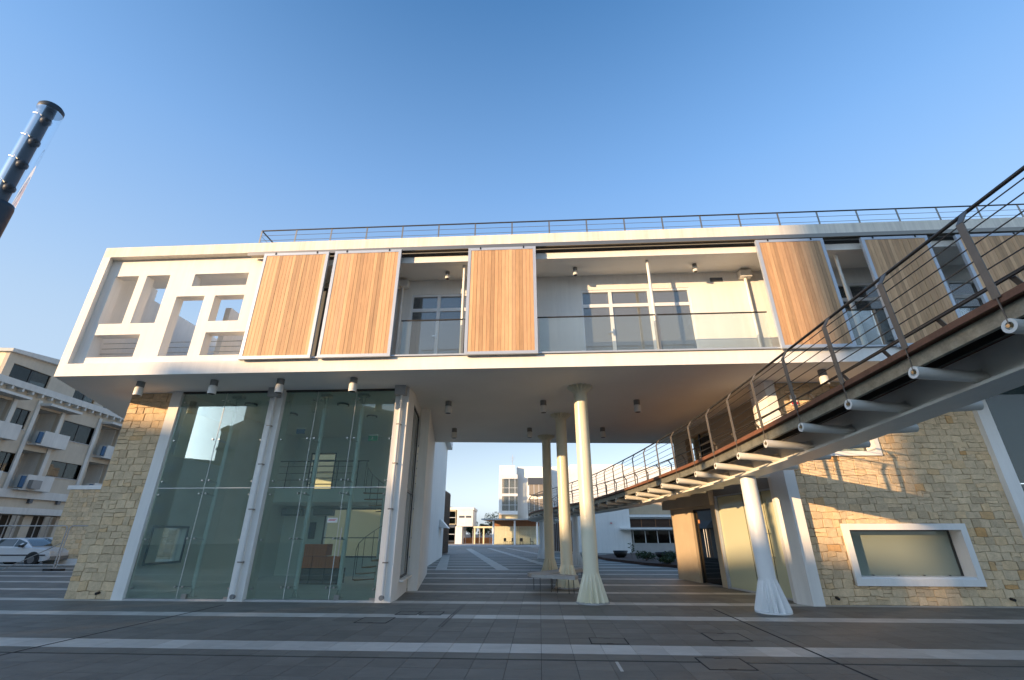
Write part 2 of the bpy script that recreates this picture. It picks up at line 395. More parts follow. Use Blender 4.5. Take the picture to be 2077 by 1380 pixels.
# perforated end wall
H = [(-12.40, -11.64, 7.35, 8.99), (-11.38, -10.62, 7.35, 8.99), (-9.83, -8.11, 8.56, 8.99), (-10.20, -9.31, 6.28, 8.22), (-8.99, -8.07, 7.36, 8.22), (-8.95, -7.77, 6.28, 7.0), (-12.36, -10.94, 6.28, 6.99)]
P('perforated_wall', wall(-12.70, -7.6, .21, .50, 6.02, 9.568, H), 'white_plaster')
for k, zz in enumerate((6.45, 6.62, 6.79, 6.96)):
    P('railing_bar', G().cyl((-12.6, .80, zz), (-7.9, .80, zz), .012, 6), 'stainless')
P('terrace_side_wall', G().box(-7.98, -7.75, .9, 10.2, 6.02, 9.11), 'white_plaster')
P('terrace_back_wall', wall(-16.8, -8.0, 9.2, 9.4, 6.02, 7.4, []), 'white_plaster')
# loggia back wall with openings for the glazed doors
P('dark_gap_panel', G().box(-6.3, -4.6, 1.14, 1.195, 6.06, 8.9), 'dark_panel')  # dark panel added so the gap between the first two shutters looks shaded
DO = [(-3.25, -.35, 6.10, 8.60), (2.08, 5.40, 6.10, 8.60), (8.1, 11.2, 6.10, 8.60), (12.0, 15.0, 6.10, 8.60)]
P('loggia_wall', wall(-7.6, 20, 1.20, 1.40, 6.02, 9.12, DO), 'white_plaster')
P('upper_back_wall', wall(-7.7, 20, 10.0, 10.2, 6.02, 9.12, []), 'interior_plaster')
for xs_ in ((-.1, .05), (6.6, 6.75)): P('partition', G().box(xs_[0], xs_[1], 1.4, 10, 6.02, 9.12), 'dark_room')
P('loggia_end_wall', G().box(-7.6, -7.45, .69, 1.2, 6.02, 9.12), 'white_plaster')
for (a, b, c, d), mul in zip(DO, ([.0, .30, .66, 1], [0, .27, .63, 1], [0, .3, .65, 1], [0, .33, .66, 1])):
    t = G()
    y0, y1 = 1.22, 1.29
    t.box(a, b, y0, y1, d - .075, d); t.box(a, b, y0, y1, 8.0, 8.11); t.box(a, b, y0, y1, c, c + .08)
    for m_ in mul: x = a + m_ * (b - a); t.box(max(a, x - .05), min(b, x + .05), y0 - .004, y1 + .004, c, d)
    fr = P('glazed_door', t, 'white_aluminium')
    for k in range(3):
        x0 = a + mul[k] * (b - a) + .035; x1 = a + mul[k + 1] * (b - a) - .035
        G().box(x0, x1, 1.25, 1.262, c + .08, 8.02).build('pane', 'loggia_glass', fr)
        G().box(x0, x1, 1.25, 1.262, 8.09, d - .06).build('pane', 'loggia_glass', fr)
    t2 = G(); xx = a + mul[1] * (b - a); t2.box(xx - .016, xx + .016, 1.17, 1.21, 7.05, 7.25); t2.box(xx - .12, xx + .016, 1.16, 1.175, 7.13, 7.16); t2.build('handle', 'stainless', fr)
# steel props of the loggia
for sx in (-1.47, 4.02, 9.45, 14.6):
    P('loggia_post', G().cyl((sx, .42, 6.02), (sx, .42, 9.11), .045, 12), 'bridge_white')
# balustrade
for a, b in ((-3.1, -1.42), (-1.32, -.0), (.75, 3.9), (4.05, 6.9), (8.7, 9.7), (9.8, 11.6), (11.7, 13.2)):
    o = P('balustrade', G().cyl((a - .05, .12, 7.17), (b + .05, .12, 7.17), .022, 8), 'dark_steel')
    G().box(a, b, .113, .125, 6.12, 7.14).build('pane', 'balustrade_glass', o)
for sx in (-1.37, 3.98, 9.75): P('balustrade_post', G().box(sx - .02, sx + .02, .08, .16, 6.1, 7.15), 'rail_steel')
# hopper and downpipes on the loggia wall, vent
for sx in (-3.55, 7.1):
    o = P('rainwater_hopper', G().box(sx - .17, sx + .17, .98, 1.19, 8.82, 9.05), 'white_plaster')
    G().cyl((sx, 1.1, 6.1), (sx, 1.1, 8.82), .045, 10).build('downpipe', 'white_plaster', o)
P('vent_grille', G().box(6.08, 6.45, 1.16, 1.198, 8.78, 8.90), 'dark_panel')
# rail of the sliding shutters
g = G(); g.box(-8.05, 20, -.13, .12, 9.45, 9.50); g.box(-8.05, 20, -.13, -.11, 9.38, 9.45); P('shutter_track', g, 'rail_steel')
P('lower_track', G().box(-7.6, 20, -.06, .018, 6.03, 6.07), 'aluminium')
SH = [(-7.50, -5.50, 6.00, 9.385), (-5.31, -3.29, 6.00, 9.385), (-1.28, .70, 6.00, 9.34), (6.98, 8.84, 6.00, 9.30), (9.87, 11.66, 5.98, 9.28), (12.42, 14.3, 5.98, 9.27)]
for (a, b, c, d) in SH:
    d += .03
    fw = .085
    g = G(); y0, y1 = -.15, -.07
    g.box(a, b, y0, y1, c, c + fw); g.box(a, b, y0, y1, d - fw, d); g.box(a, a + fw, y0, y1, c + fw, d - fw); g.box(b - fw, b, y0, y1, c + fw, d - fw)
    sh = P('sliding_shutter', g, 'aluminium')
    n = 18; w_ = (b - a - 2 * fw) / n
    pm = G().box(-w_ / 2 + .003, w_ / 2 - .003, -.014, .014, c + fw, d - fw).mesh('plank', 'teak')
    for k in range(n):
        o = bpy.data.objects.new('plank', pm); COL.objects.link(o); o.parent = sh; o.location = (a + fw + (k + .5) * w_, -.125 + rnd.uniform(-.004, .004), 0)
    G().box(a + fw, b - fw, -.105, -.075, c + fw, d - fw).build('backing', 'dark_room', sh)
    for q in (.18, .82):
        x = a + q * (b - a); G().box(x - .018, x + .018, -.165, -.15, d - .055, d + .02).build('roller_bracket', 'black', sh)

# ground floor, left glass block
GH = 5.65
def stones(parent, s0, s1, z0, z1, d, holes, nmax, mult=1.0, seed=1, name='stone', tf=None, rowh=(.16, .24), wid=(.20, .40)):
    r = random.Random(seed); lst = []; z = z0; i = 0
    def zb(z, s): return z + .009 * math.sin(s * 5.1 + z * 9) + .011 * math.sin(s * 13.3 + z * 23) if z0 + .02 < z < z1 - .02 else z
    while z < z1 - .02:
        h = r.uniform(*rowh) * mult
        if z1 - z - h < .1: h = z1 - z
        s = s0
        while s < s1 - .01:
            w_ = r.uniform(*wid) * mult
            if s1 - s - w_ < .12: w_ = s1 - s
            cells = [(s, s + w_, z, z + h)]
            u = r.random()
            if u < .14: zz = z + h * r.uniform(.4, .6); cells = [(s, s + w_, z, zz), (s, s + w_, zz, z + h)]
            elif u < .28 and w_ > .3 * mult:
                ss = s + w_ * r.uniform(.3, .7); zz = z + h * r.uniform(.35, .6); cells = [(s, ss, z, z + h), (ss, s + w_, z, zz), (ss, s + w_, zz, z + h)]
            for (a, b, c, e) in cells:
                ok = True
                for (ha, hb, hc, he) in holes:
                    if a < hb and b > ha and c < he and e > hc:
                        op = [(a, ha, c, e), (hb, b, c, e), (a, b, c, hc), (a, b, he, e)]
                        op = [o for o in op if o[1] - o[0] > .06 and o[3] - o[2] > .05]
                        if not op: ok = False; break
                        a, b, c, e = max(op, key=lambda o: (o[1] - o[0]) * (o[3] - o[2]))
                if ok: lst.append((a, b, c, e))
            s += w_
        z += h; i += 1
    lst.sort(key=lambda q: -(q[1] - q[0]) * (q[3] - q[2]))
    rest = G(tf)
    for k, (a, b, c, e) in enumerate(lst):
        j = lambda q=.009: r.uniform(-q, q)
        gpp = .0045 * mult; pr = r.uniform(.012, .026) * mult
        dz = lambda x, zz: zb(zz, x)
        o4 = [(a + gpp + j(), dz(a, c) + gpp + j()), (b - gpp + j(), dz(b, c) + gpp + j()), (b - gpp + j(), dz(b, e) - gpp + j()), (a + gpp + j(), dz(a, e) - gpp + j())]
        mxx = (a + b) / 2 + j(.03); 
        o6 = [o4[0], (mxx, dz(mxx, c) + gpp + j(.006)), o4[1], o4[2], (mxx, dz(mxx, e) - gpp + j(.006)), o4[3]]
        cxx = sum(p[0] for p in o6) / 6; czz = sum(p[1] for p in o6) / 6
        inn = [(x + (cxx - x) * .06, zz + (czz - zz) * .08) for x, zz in o6]
        vs = [(x, d + .005, zz) for x, zz in o6] + [(x, d - pr * .6, zz) for x, zz in o6] + [(x, d - pr - j(.004), zz) for x, zz in inn]
        fs = [(q, (q + 1) % 6, (q + 1) % 6 + 6, q + 6) for q in range(6)] + [(q + 6, (q + 1) % 6 + 6, (q + 1) % 6 + 12, q + 12) for q in range(6)] + [tuple(range(12, 18))]
        if k < nmax:
            g = G(tf); g.add(vs, fs); g.build(name, 'stone', parent)
        else: rest.add(vs, fs, tone=r.random())
    if rest.v: rest.build('small_stones' if nmax else 'stones', 'stone', parent, kind='stuff')
pier = P('stone_pier', G().box(-12.03, -10.62, 1.78, 2.3, 0, GH), 'mortar')
stones(pier, -12.05, -10.62, 0, GH, 1.78, [], 110, 1.05, seed=3)
sg = G(tf=lambda x, y, z: (-12.2 + (y - 1.78), 1.78 + (x), z))
stones(pier, 0, .52, 0, GH, 1.78, [], 0, 1.15, seed=4, tf=lambda x, y, z: (-12.03 + (y - 1.78), 1.80 + x, z))
P('white_jamb', G().box(-10.62, -10.30, 1.62, 2.4, 0, GH), 'white_plaster')
P('white_jamb', G().box(-7.42, -7.02, 1.55, 2.1, 0, GH), 'white_plaster')
P('white_jamb', G().box(-3.56, -3.16, 1.55, 2.1, 0, GH), 'white_plaster')
for sx in (-7.24, -3.38):
    o = P('rainwater_hopper', G().box(sx - .16, sx + .16, 1.34, 1.548, 5.38, 5.648), 'concrete')
    G().cyl((sx + .02, 1.47, .12), (sx + .02, 1.47, 5.38), .045, 12).build('downpipe', 'lamp_white', o)
    for zz in (.9, 2.2, 3.4, 4.5): G().box(sx - .04, sx + .08, 1.42, 1.548, zz, zz + .03).build('pipe_bracket', 'rail_steel', o)
    G().cyl((sx + .02, 1.40, .12), (sx + .02, 1.48, .12), .06, 12).build('pipe_outlet', 'lamp_grey', o)
P('glass_sill', G().box(-10.3, -7.42, 1.62, 1.80, 0, .035), 'concrete'); P('glass_sill', G().box(-7.02, -3.56, 1.62, 1.80, 0, .035), 'concrete')
P('glass_head', G().box(-10.3, -7.42, 1.66, 1.76, 5.60, 5.649), 'dark_steel'); P('glass_head', G().box(-7.02, -3.56, 1.66, 1.76, 5.60, 5.649), 'dark_steel')
BAYS = [[-10.29, -8.90, -7.43], [-7.01, -6.02, -4.82, -3.57]]
for by in BAYS:
    for a, b in zip(by, by[1:]):
        for z0, z1 in ((.04, 2.79), (2.81, 5.60)):
            P('glass_panel', G().box(a + .006, b - .006, 1.70, 1.712, z0, z1), 'teal_glass')
        P('glass_joint', G().box(a, b, 1.699, 1.713, 2.79, 2.81), 'lamp_white')
    for x in by[1:-1]:
        P('glass_joint', G().box(x - .006, x + .006, 1.699, 1.713, .04, 5.60), 'lamp_white')
    for i, x in enumerate(by):
        if 0 < i < len(by) - 1:
            o = P('glazing_post', G().cyl((x + .02, 2.25, .22), (x + .02, 2.25, 5.20), .062, 14), 'white_paint')
            g = G(); g.cyl((x - .05, 2.25, .0), (x + .02, 2.25, .24), .016, 6); g.cyl((x + .09, 2.25, .0), (x + .02, 2.25, .24), .016, 6)
            g.cyl((x - .05, 2.25, 5.6), (x + .02, 2.25, 5.18), .016, 6); g.cyl((x + .09, 2.25, 5.6), (x + .02, 2.25, 5.18), .016, 6)
            g.box(x - .1, x + .14, 2.17, 2.33, 0, .03); g.box(x - .14, x + .18, 2.15, 2.35, 5.57, 5.648); g.build('post_fork', 'stainless', o)
        for zz in (.28, 1.45, 2.62, 2.98, 4.15, 5.32):
            if i in (0, len(by) - 1):
                sg_ = 1 if i == 0 else -1
                g = G(); g.cyl((x + sg_ * .02, 1.82, zz), (x + sg_ * .10, 1.74, zz), .012, 6); g.cyl((x + sg_ * .10, 1.68, zz), (x + sg_ * .10, 1.78, zz), .024, 8)
            else:
                g = G(); 
                for sg_ in (-1, 1):
                    g.cyl((x + .02, 2.19, zz), (x + sg_ * .10, 1.76, zz + .03), .013, 6); g.cyl((x + sg_ * .10, 1.68, zz + .03), (x + sg_ * .10, 1.78, zz + .03), .026, 8)
            P('spider_fitting', g, 'stainless')
# door patch fittings, handle, sticker
for x in (-8.75, -4.67): P('door_patch', G().box(x, x + .13, 1.66, 1.745, .04, .15), 'stainless')
for x in (-7.6, -3.75): P('door_patch', G().box(x, x + .17, 1.66, 1.745, .035, .09), 'stainless')
g = G(); g.cyl((-4.70, 1.64, 1.05), (-4.70, 1.64, 1.75), .017, 8); g.cyl((-4.70, 1.64, 1.15), (-4.70, 1.70, 1.15), .012, 6); g.cyl((-4.70, 1.64, 1.65), (-4.70, 1.70, 1.65), .012, 6); P('door_handle', g, 'stainless')
nt_ = G().box(-5.15, -4.87, 1.692, 1.698, 1.88, 2.0).build('notice', 'lamp_white', **tg('small white paper notice stuck to the glass front above the orange crates', 'notice'), loc=FO, rz=RZF)
g = G(); g.box(-5.12, -4.93, 1.689, 1.691, 1.93, 1.945); g.box(-5.10, -4.90, 1.689, 1.691, 1.955, 1.965); g.build('print_line', 'red_plastic', nt_)
# room behind the glass
P('room_floor', G().prism([(-10.3, 1.8), (-3.3, 1.8), (-4.1, 9), (-10.3, 9)], 0.004, .02), 'interior_plaster')
P('room_left_wall', wall(1.8, 9.0, -.12, .12, 0, GH - .01, [(2.0, 3.35, .85, 1.75)], G(tf=lambda x, y, z: (-10.42 + y, x, z))), 'interior_plaster')
o = P('side_window', G(), 'dark_panel')
bpy.data.objects.remove(o)
g = G(); g.box(-10.31, -10.27, 1.95, 3.4, .79, .85); g.box(-10.31, -10.27, 1.95, 3.4, 1.75, 1.81); g.box(-10.31, -10.27, 1.95, 2.0, .85, 1.75); g.box(-10.31, -10.27, 3.35, 3.4, .85, 1.75); P('side_window_frame', g, 'dark_panel')
P('side_window_pane', G().box(-10.46, -10.45, 2.0, 3.35, .85, 1.75), 'clear_glass')
P('room_back_wall', wall(-10.3, -4.1, 9.0, 9.2, 0, GH - .01, [(-8.45, -4.5, .75, 2.55), (-9.5, -8.45, 3.35, 4.9), (-5.9, -4.3, 3.3, 5.2)]), 'interior_plaster')
for (a, b, c, d) in [(-8.45, -4.5, .75, 2.55), (-9.5, -8.45, 3.35, 4.9), (-5.9, -4.3, 3.3, 5.2)]:
    g = G(); e = .05; g.box(a, b, 8.97, 9.03, c - e, c); g.box(a, b, 8.97, 9.03, d, d + e); g.box(a - e, a, 8.97, 9.03, c - e, d + e); g.box(b, b + e, 8.97, 9.03, c - e, d + e)
    for k in range(1, 6 if c > 3 else 2): zz = c + (d - c) * k / (6 if c > 3 else 2.6); g.box(a, b, 9.04, 9.08, zz - .02, zz + .02)
    P('back_window', g, 'dark_panel')
P('mezzanine', G().prism([(-10.3, 6.3), (-3.85, 6.3), (-4.3, 8.98), (-10.3, 8.98)], 2.70, 3.18), 'interior_plaster')
g = G(); 
for zz in (3.5, 3.75, 4.0): g.cyl((-10.2, 6.35, zz), (-6.3, 6.35, zz), .008, 6)
g.cyl((-10.2, 6.35, 4.2), (-5.9, 6.35, 4.2), .022, 8)
for x in (-10.1, -9.1, -8.1, -7.1, -6.3): g.cyl((x, 6.35, 3.18), (x, 6.35, 4.2), .018, 8)
P('mezzanine_railing', g, 'dark_steel')
P('light_patch_panel', G().box(-10.295, -10.28, 1.95, 4.25, 3.75, 5.15), 'cream_plaster')  # cream panel added to imitate a bright patch of light in the left bay
# side wall of the passage (skew frame)
def line_tf(p0, p1):
    dx, dy = p1[0] - p0[0], p1[1] - p0[1]; L = math.hypot(dx, dy); dx /= L; dy /= L
    return (lambda x, y, z: (p0[0] + dx * x - dy * y, p0[1] + dy * x + dx * y, z)), L
tf, L1 = line_tf((-3.16, 2.1), (-3.44, 4.12))
P('passage_wall', wall(0, L1, 0, .12, 0, GH, [(.25, L1 - .02, .45, 5.35)], G(tf)), 'white_plaster')
g = G(tf); g.box(.25, L1, .03, .08, .45, .50); g.box(.25, L1, .03, .08, 2.75, 2.82); g.box(.25, L1, .03, .08, 5.30, 5.35); g.box(.25, .30, .03, .08, .5, 5.3); g.box(L1 - .07, L1 - .02, .03, .08, .5, 5.3)
sw = P('passage_window', g, 'dark_steel')
G(tf).box(.30, L1 - .07, .05, .06, .5, 5.3).build('pane', 'teal_glass', sw)
G(tf).box(.15, L1, -.12, -.002, .40, .45).build('sill', 'white_plaster', sw)
tf, L2 = line_tf((-3.12, 4.15), (-4.27, 10.42))
P('passage_wall', wall(0, L2, 0, .3, 0, GH, [], G(tf)), 'white_plaster')
g = G(tf); g.box(6.2, 7.6, -.35, 0, 2.05, 2.12)
# ground floor right block
P('white_jamb', G().prism([(6.98, 1.95), (7.14, 1.5), (7.42, 1.5), (7.42, 2.2), (7.02, 2.2)], 0, GH), 'white_plaster')
WIN = (8.40, 11.42, .42, 1.84)
SW2 = (8.55, 9.95, 3.55, 4.30)
rw = P('stone_wall', wall(7.42, 12.75, 1.78, 2.2, 0, GH, [(WIN[0] + .05, WIN[1] - .05, WIN[2] + .05, WIN[3] - .05), (SW2[0] + .1, SW2[1] - .1, SW2[2] + .1, SW2[3] - .1)]), 'mortar')
stones(rw, 7.42, 12.75, 0, GH, 1.78, [WIN, SW2], 186, .92, seed=11)
for (a, b, c, d), nm in ((WIN, .15), (SW2, .12)):
    fr = P('window', wall(a, b, 1.70, 2.25, c, d, [(a + nm, b - nm, c + nm, d - nm)]), 'white_plaster')
    a += nm; b -= nm; c += nm; d -= nm
    g = G(); g.box(a, b, 2.08, 2.14, d - .03, d); g.box(b - .05, b, 2.08, 2.14, c, d - .03); g.box(a, b, 2.08, 2.14, c, c + .03); g.build('frame', 'dark_steel', fr)
    G().box(a, b - .05, 2.10, 2.112, c + .03, d - .03).build('pane', 'frosted_glass', fr)
    if nm == .15:
        G().box(a, b, 1.72, 2.08, c + .001, c + .05).build('sill', 'white_aluminium', fr)
        for k in range(4): G().box(a + .5 + k * .62, a + .53 + k * .62, 2.05, 2.08, c + .05, c + .075).build('drain_cap', 'black', fr)
P('white_jamb', G().box(12.75, 13.08, 1.62, 2.3, 0, GH), 'white_plaster')
for sx in (7.85, 11.9, -11.1):
    G().cyl((0, 0, 0), (0, -.10, -.02), .035, 8).build('wall_spout', 'black', B, loc=(sx, 1.76, .16))
# glass bay at the far right
g = G(); g.box(13.08, 20, 1.66, 1.76, 5.6, 5.649); P('glass_head', g, 'dark_steel')
xs_ = [13.08, 14.5, 15.9, 17.3, 18.7, 20.0]
for a, b in zip(xs_, xs_[1:]):
    for z0, z1 in ((.04, 2.79), (2.81, 5.60)): P('glass_panel', G().box(a + .006, b - .006, 1.70, 1.712, z0, z1), 'bay_glass')
    P('glazing_post', G().cyl((b, 2.25, 0), (b, 2.25, 5.6), .07, 12), 'white_paint')
P('right_room_floor', G().box(7.4, 20, 2.3, 11, .004, .02), 'concrete')
P('right_room_back_wall', wall(7.6, 20, 9.5, 9.7, 0, GH, [(13.3, 19, .9, 2.6), (13.3, 19, 2.9, 5.2)]), 'cream_plaster')
P('right_room_partition', G().box(12.8, 12.95, 2.3, 9.5, 0, GH), 'interior_plaster')
st = thing('staircase', 'dark steel staircase with wooden treads behind the glass at the far right edge', 'staircase', F(15.5, 4.0), RZF)
for k in range(16): G().box(-2.2 + k * .28, -1.9 + k * .28, -.5, .6, 3.3 - k * .2, 3.35 - k * .2).build('tread', 'brown_stack', st)
for yy in (-.52, .62):
    G().bar((-2.3, yy, 3.25), (2.3, yy, -.02), .05, .25).build('stringer', 'dark_steel', st)
    g = G(); g.cyl((-2.3, yy, 4.25), (2.3, yy, .95), .022, 8); g.cyl((-2.3, yy, 3.95), (2.3, yy, .65), .01, 6); g.cyl((-2.3, yy, 3.65), (2.3, yy, .35), .01, 6)
    for k in range(5): x = -2.2 + k * 1.05; z = 3.25 - (x + 2.3) * .712; g.cyl((x, yy, z), (x, yy, z + 1.0), .018, 8)
    g.build('handrail', 'dark_steel', st)
st.location = F(16.0, 4.4)
P('raking_brace', G().cyl((13.4, 5.5, 2.4), (17.5, 5.5, 5.4), .09, 12), 'white_paint')
# door wall of the right block
tfw, LW = line_tf((7.20, 1.95), (5.98, 8.85))
P('entrance_wall', wall(3.55, LW, -.02, -.30, 0, 2.95, [(3.85, 5.30, 0, 2.42)], G(tfw)), 'tan_plaster')
P('entrance_wall', wall(-.02, 3.5, -.02, -.30, 2.78, 3.35, [], G(tfw)), 'lamp_grey')
P('entrance_canopy', G(tfw).box(3.52, LW + .35, .16, -.4, 2.50, 3.02), 'tan_plaster')
P('entrance_roof', G(tfw).box(-.02, LW + .4, -.35, -3.0, 2.96, 3.06), 'concrete')
gd = P('glass_entrance', G(tfw).box(.0, 3.45, -.10, -.04, 2.74, 2.78), 'aluminium')
for a, b in ((.02, 1.0), (1.01, 1.95), (1.96, 3.40)):
    G(tfw).box(a, b, -.08, -.068, .05, 2.73).build('pane', 'door_glass', gd)
G(tfw).box(-.0, 3.45, -.11, -.03, 0.004, .05).build('threshold', 'concrete', gd)
for x in (1.005, 1.955): G(tfw).box(x - .008, x + .008, -.083, -.060, .05, 2.73).build('joint_strip', 'dark_steel', gd)
G(tfw).box(3.42, 3.50, -.12, 0, 0, 2.78).build('frame', 'aluminium', gd)
for x in (.92, 1.10):
    g = G(tfw); g.cyl((x, .06, .85), (x, .06, 1.75), .018, 8); g.cyl((x, .06, 1.0), (x, -.06, 1.0), .012, 6); g.cyl((x, .06, 1.6), (x, -.06, 1.6), .012, 6); g.build('handle', 'stainless', gd)
for x in (.3, 1.8): G(tfw).box(x, x + .12, -.085, -.06, .05, .16).build('door_patch', 'stainless', gd)
P('frosted_backing_wall', G(tfw).box(-.0, 3.4, -2.4, -2.5, 0, 2.78), 'cream_plaster')
bd = P('black_door', G(tfw).box(3.85, 5.30, -.16, -.15, .02, 2.42), 'black_glass')
g = G(tfw); g.box(3.85, 3.90, -.19, -.12, .0, 2.42); g.box(5.25, 5.30, -.19, -.12, 0, 2.42); g.box(3.9, 5.25, -.19, -.12, 2.36, 2.42); g.build('frame', 'black', bd)
for x in (4.50, 4.66): G(tfw).cyl((x, -.09, .85), (x, -.09, 1.75), .014, 8).build('handle', 'stainless', bd)
G(tfw).box(4.95, 5.07, -.145, -.14, 1.95, 2.07).build('door_sign', 'terracotta', bd)
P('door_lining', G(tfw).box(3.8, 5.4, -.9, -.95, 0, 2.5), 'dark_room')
# upper recessed walls at bridge level
tfu, LU = line_tf((8.0, 2.2), (6.7, 9.6))
P('upper_entrance_wall', wall(0, LU, 0, -.25, 3.06, GH, [(4.3, 6.4, 3.06, 5.3)], G(tfu)), 'tan_plaster')
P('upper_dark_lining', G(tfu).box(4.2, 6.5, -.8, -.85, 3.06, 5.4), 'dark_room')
g = G(tfu); g.box(4.3, 4.36, -.05, -.12, 3.06, 5.3); g.box(5.3, 5.36, -.05, -.12, 3.06, 5.3); P('upper_door', g, 'dark_steel')
P('upper_side_wall', G().box(7.02, 8.0, 2.0, 2.2, 3.36, GH), 'white_plaster')

# roof railing (a thing on the roof)
rr = thing('roof_railing', 'steel railing with thin horizontal wires along the flat roof edge', 'railing', F(-8.1, .3, 9.92), RZF)
G().cyl((0, 0, .68), (28, 0, .68), .022, 8).build('handrail', 'dark_steel', rr)
G().cyl((0, 0, .68), (0, 3.2, .68), .022, 8).build('handrail', 'dark_steel', rr)
for zz in (.12, .30, .49): G().cyl((0, 0, zz), (28, 0, zz), .007, 5).build('wire', 'rail_steel', rr)
for zz in (.12, .30, .49): G().cyl((0, 0, zz), (0, 3.2, zz), .007, 5).build('wire', 'rail_steel', rr)
pm = G().bar((0, 0, 0), (0, 0, .67), .045, .014, up=(0, 1, 0)).mesh('post', 'rail_steel')
for k in range(25):
    o = bpy.data.objects.new('post', pm); COL.objects.link(o); o.parent = rr; o.location = (k * 1.155, 0, 0)
for k in (1, 2):
    o = bpy.data.objects.new('post', pm); COL.objects.link(o); o.parent = rr; o.location = (0, k * 1.5, 0)

# ------------------------------------------------------------------ downlights
def downlight(loc, label, group, size=1.0):
    t = thing('ceiling_spotlight', label, 'spotlight', loc, 0, group)
    G().cyl((0, 0, 0), (0, 0, -.13 * size), .082 * size, 16).build('mount', 'lamp_grey', t)
    G().lathe([(.088 * size, -.32 * size), (.088 * size, -.15 * size), (.07 * size, -.13 * size)], n=16).build('shade', 'lamp_white', t)
    G().cyl((0, 0, -.318 * size), (0, 0, -.322 * size), .07 * size, 14).build('lens', 'black', t)
    return t
sg = 'cylindrical spotlights under the raised floor'
for (s_, d_, lb) in [(-10.8, .62, 'cylindrical spotlight under the raised floor above the stone pier'), (-8.58, .6, 'cylindrical spotlight above the left bay of the glass front'),
        (-6.62, .6, 'cylindrical spotlight just right of the middle white jamb of the glass front'), (-4.5, .6, 'cylindrical spotlight above the right bay of the glass front'),
        (-2.29, 3.2, 'front left spotlight under the passage ceiling beside the white side wall'), (-2.82, 7.4, 'rear left spotlight under the passage ceiling beside the white side wall'),
        (.85, 3.3, 'spotlight under the passage ceiling just left of the nearest cream column'), (.31, 7.5, 'rear spotlight under the passage ceiling left of the three cream columns'),
        (3.92, 3.4, 'spotlight under the passage ceiling right of the cream columns, front row'), (3.33, 7.6, 'spotlight under the passage ceiling right of the cream columns, rear row'),
        (8.31, .66, 'cylindrical spotlight under the raised floor above the bridge railing and stone wall')]:
    downlight(F(s_, d_, 5.65), lb, sg, 1.25)
for (s_, lb) in [(-2.05, 'small spotlight on the balcony ceiling between the second and third shutters'), (1.9, 'left spotlight on the open balcony ceiling right of the third shutter'), (5.5, 'right spotlight on the open balcony ceiling beside the dark vent'), (9.15, 'spotlight on the balcony ceiling between the fourth and fifth shutters')]:
    downlight(F(s_, .72, 9.12), lb, 'balcony ceiling spotlights', .8)

# ------------------------------------------------------------------ columns under the building
def column(loc, h, r, rb, m, label, base=True, cap=True, group=None, hs=.68):
    t = thing('column', label, 'column', loc, 0, group)
    G().cyl((0, 0, hs * .9), (0, 0, h - (.18 if cap else 0)), r, 28, r * .97).build('shaft', m, t)
    G().lathe([(rb, .03), (rb * .99, .07), (r * 1.03, hs), (r * 1.0, hs + .01)], n=28, star=[.36, .36, .08, 0], smooth=False).build('flared_base', m, t)
    if base: G().cyl((0, 0, 0), (0, 0, .03), rb * 1.06, 28).build('base_plate', 'concrete', t)
    else: G().cyl((0, 0, 0), (0, 0, .03), rb * 1.0, 28).build('base_plate', m, t)
    if cap: G().lathe([(r * 1.0, h - .20), (r * 1.85, h - .05), (r * 1.9, h)], n=32, star=[0, .34, .34], smooth=False).build('capital', m, t)
    return t
cg = 'cream columns under the raised floor'
column(F(1.93, 1.80), GH, .20, .40, 'cream_paint', 'cream column with a pleated flared foot nearest the camera', group=cg)
column(F(1.50, 5.25), GH, .20, .40, 'cream_paint', 'middle one of the three cream columns, ringed by the bench', group=cg)
column(F(1.02, 9.2), GH, .20, .40, 'cream_paint', 'rearmost of the three cream columns under the passage ceiling', group=cg)

# bench
bt = thing('bench', 'angular stone bench on thin metal legs wrapped round the cream columns', 'bench', F(.9, 4.2), RZF)
g = G(tf=lambda x, y, z: (x - .9, y - 4.2, z)); g.prism([(.22, 4.75), (.36, 4.15), (1.62, 3.35), (1.75, 3.8), (.85, 4.5)], .38, .47)
g.build('seat', 'concrete', bt)
g = G(tf=lambda x, y, z: (x - .9, y - 4.2, z)); g.prism([(.22, 4.77), (.85, 4.52), (2.3, 6.7), (2.3, 7.1), (1.9, 7.1)], .38, .47); g.build('seat', 'concrete', bt)
for (x, y) in [(.42, 4.7), (.62, 4.2), (.95, 4.05), (1.12, 3.9), (1.45, 3.65), (1.6, 3.75), (1.0, 4.9), (1.5, 5.7), (1.9, 6.4), (2.1, 6.9)]:
    G().cyl((x - .9, y - 4.2, 0), (x - .9, y - 4.2, .38), .011, 6).build('leg', 'dark_steel', bt)

# ------------------------------------------------------------------ footbridge
import numpy as np
Lp = [(5.35, -3, 4.3), (5.2, 0, 4.08), (5.05, 2, 3.97), (4.97, 3.84, 3.85), (4.90, 6.1, 3.68), (4.86, 8, 3.55), (4.86, 10.2, 3.45), (4.80, 12.2, 3.36), (4.66, 13.9, 3.30), (4.32, 17.8, 3.20), (3.72, 22.4, 3.10), (2.65, 27, 3.02), (1.55, 31, 2.96), (1.18, 35, 2.92), (1.6, 39, 2.9), (2.8, 42.5, 2.9)]
def catmull(P_, n=24):
    P_ = [Vector(p) for p in P_]; out = []
    for i in range(len(P_) - 1):
        p0 = P_[max(i - 1, 0)]; p1 = P_[i]; p2 = P_[i + 1]; p3 = P_[min(i + 2, len(P_) - 1)]
        for k in range(n):
            t = k / n
            out.append(.5 * ((2 * p1) + (-p0 + p2) * t + (2 * p0 - 5 * p1 + 4 * p2 - p3) * t * t + (-p0 + 3 * p1 - 3 * p2 + p3) * t ** 3))
    out.append(P_[-1]); return out
cur = catmull(Lp)
acc = [0]
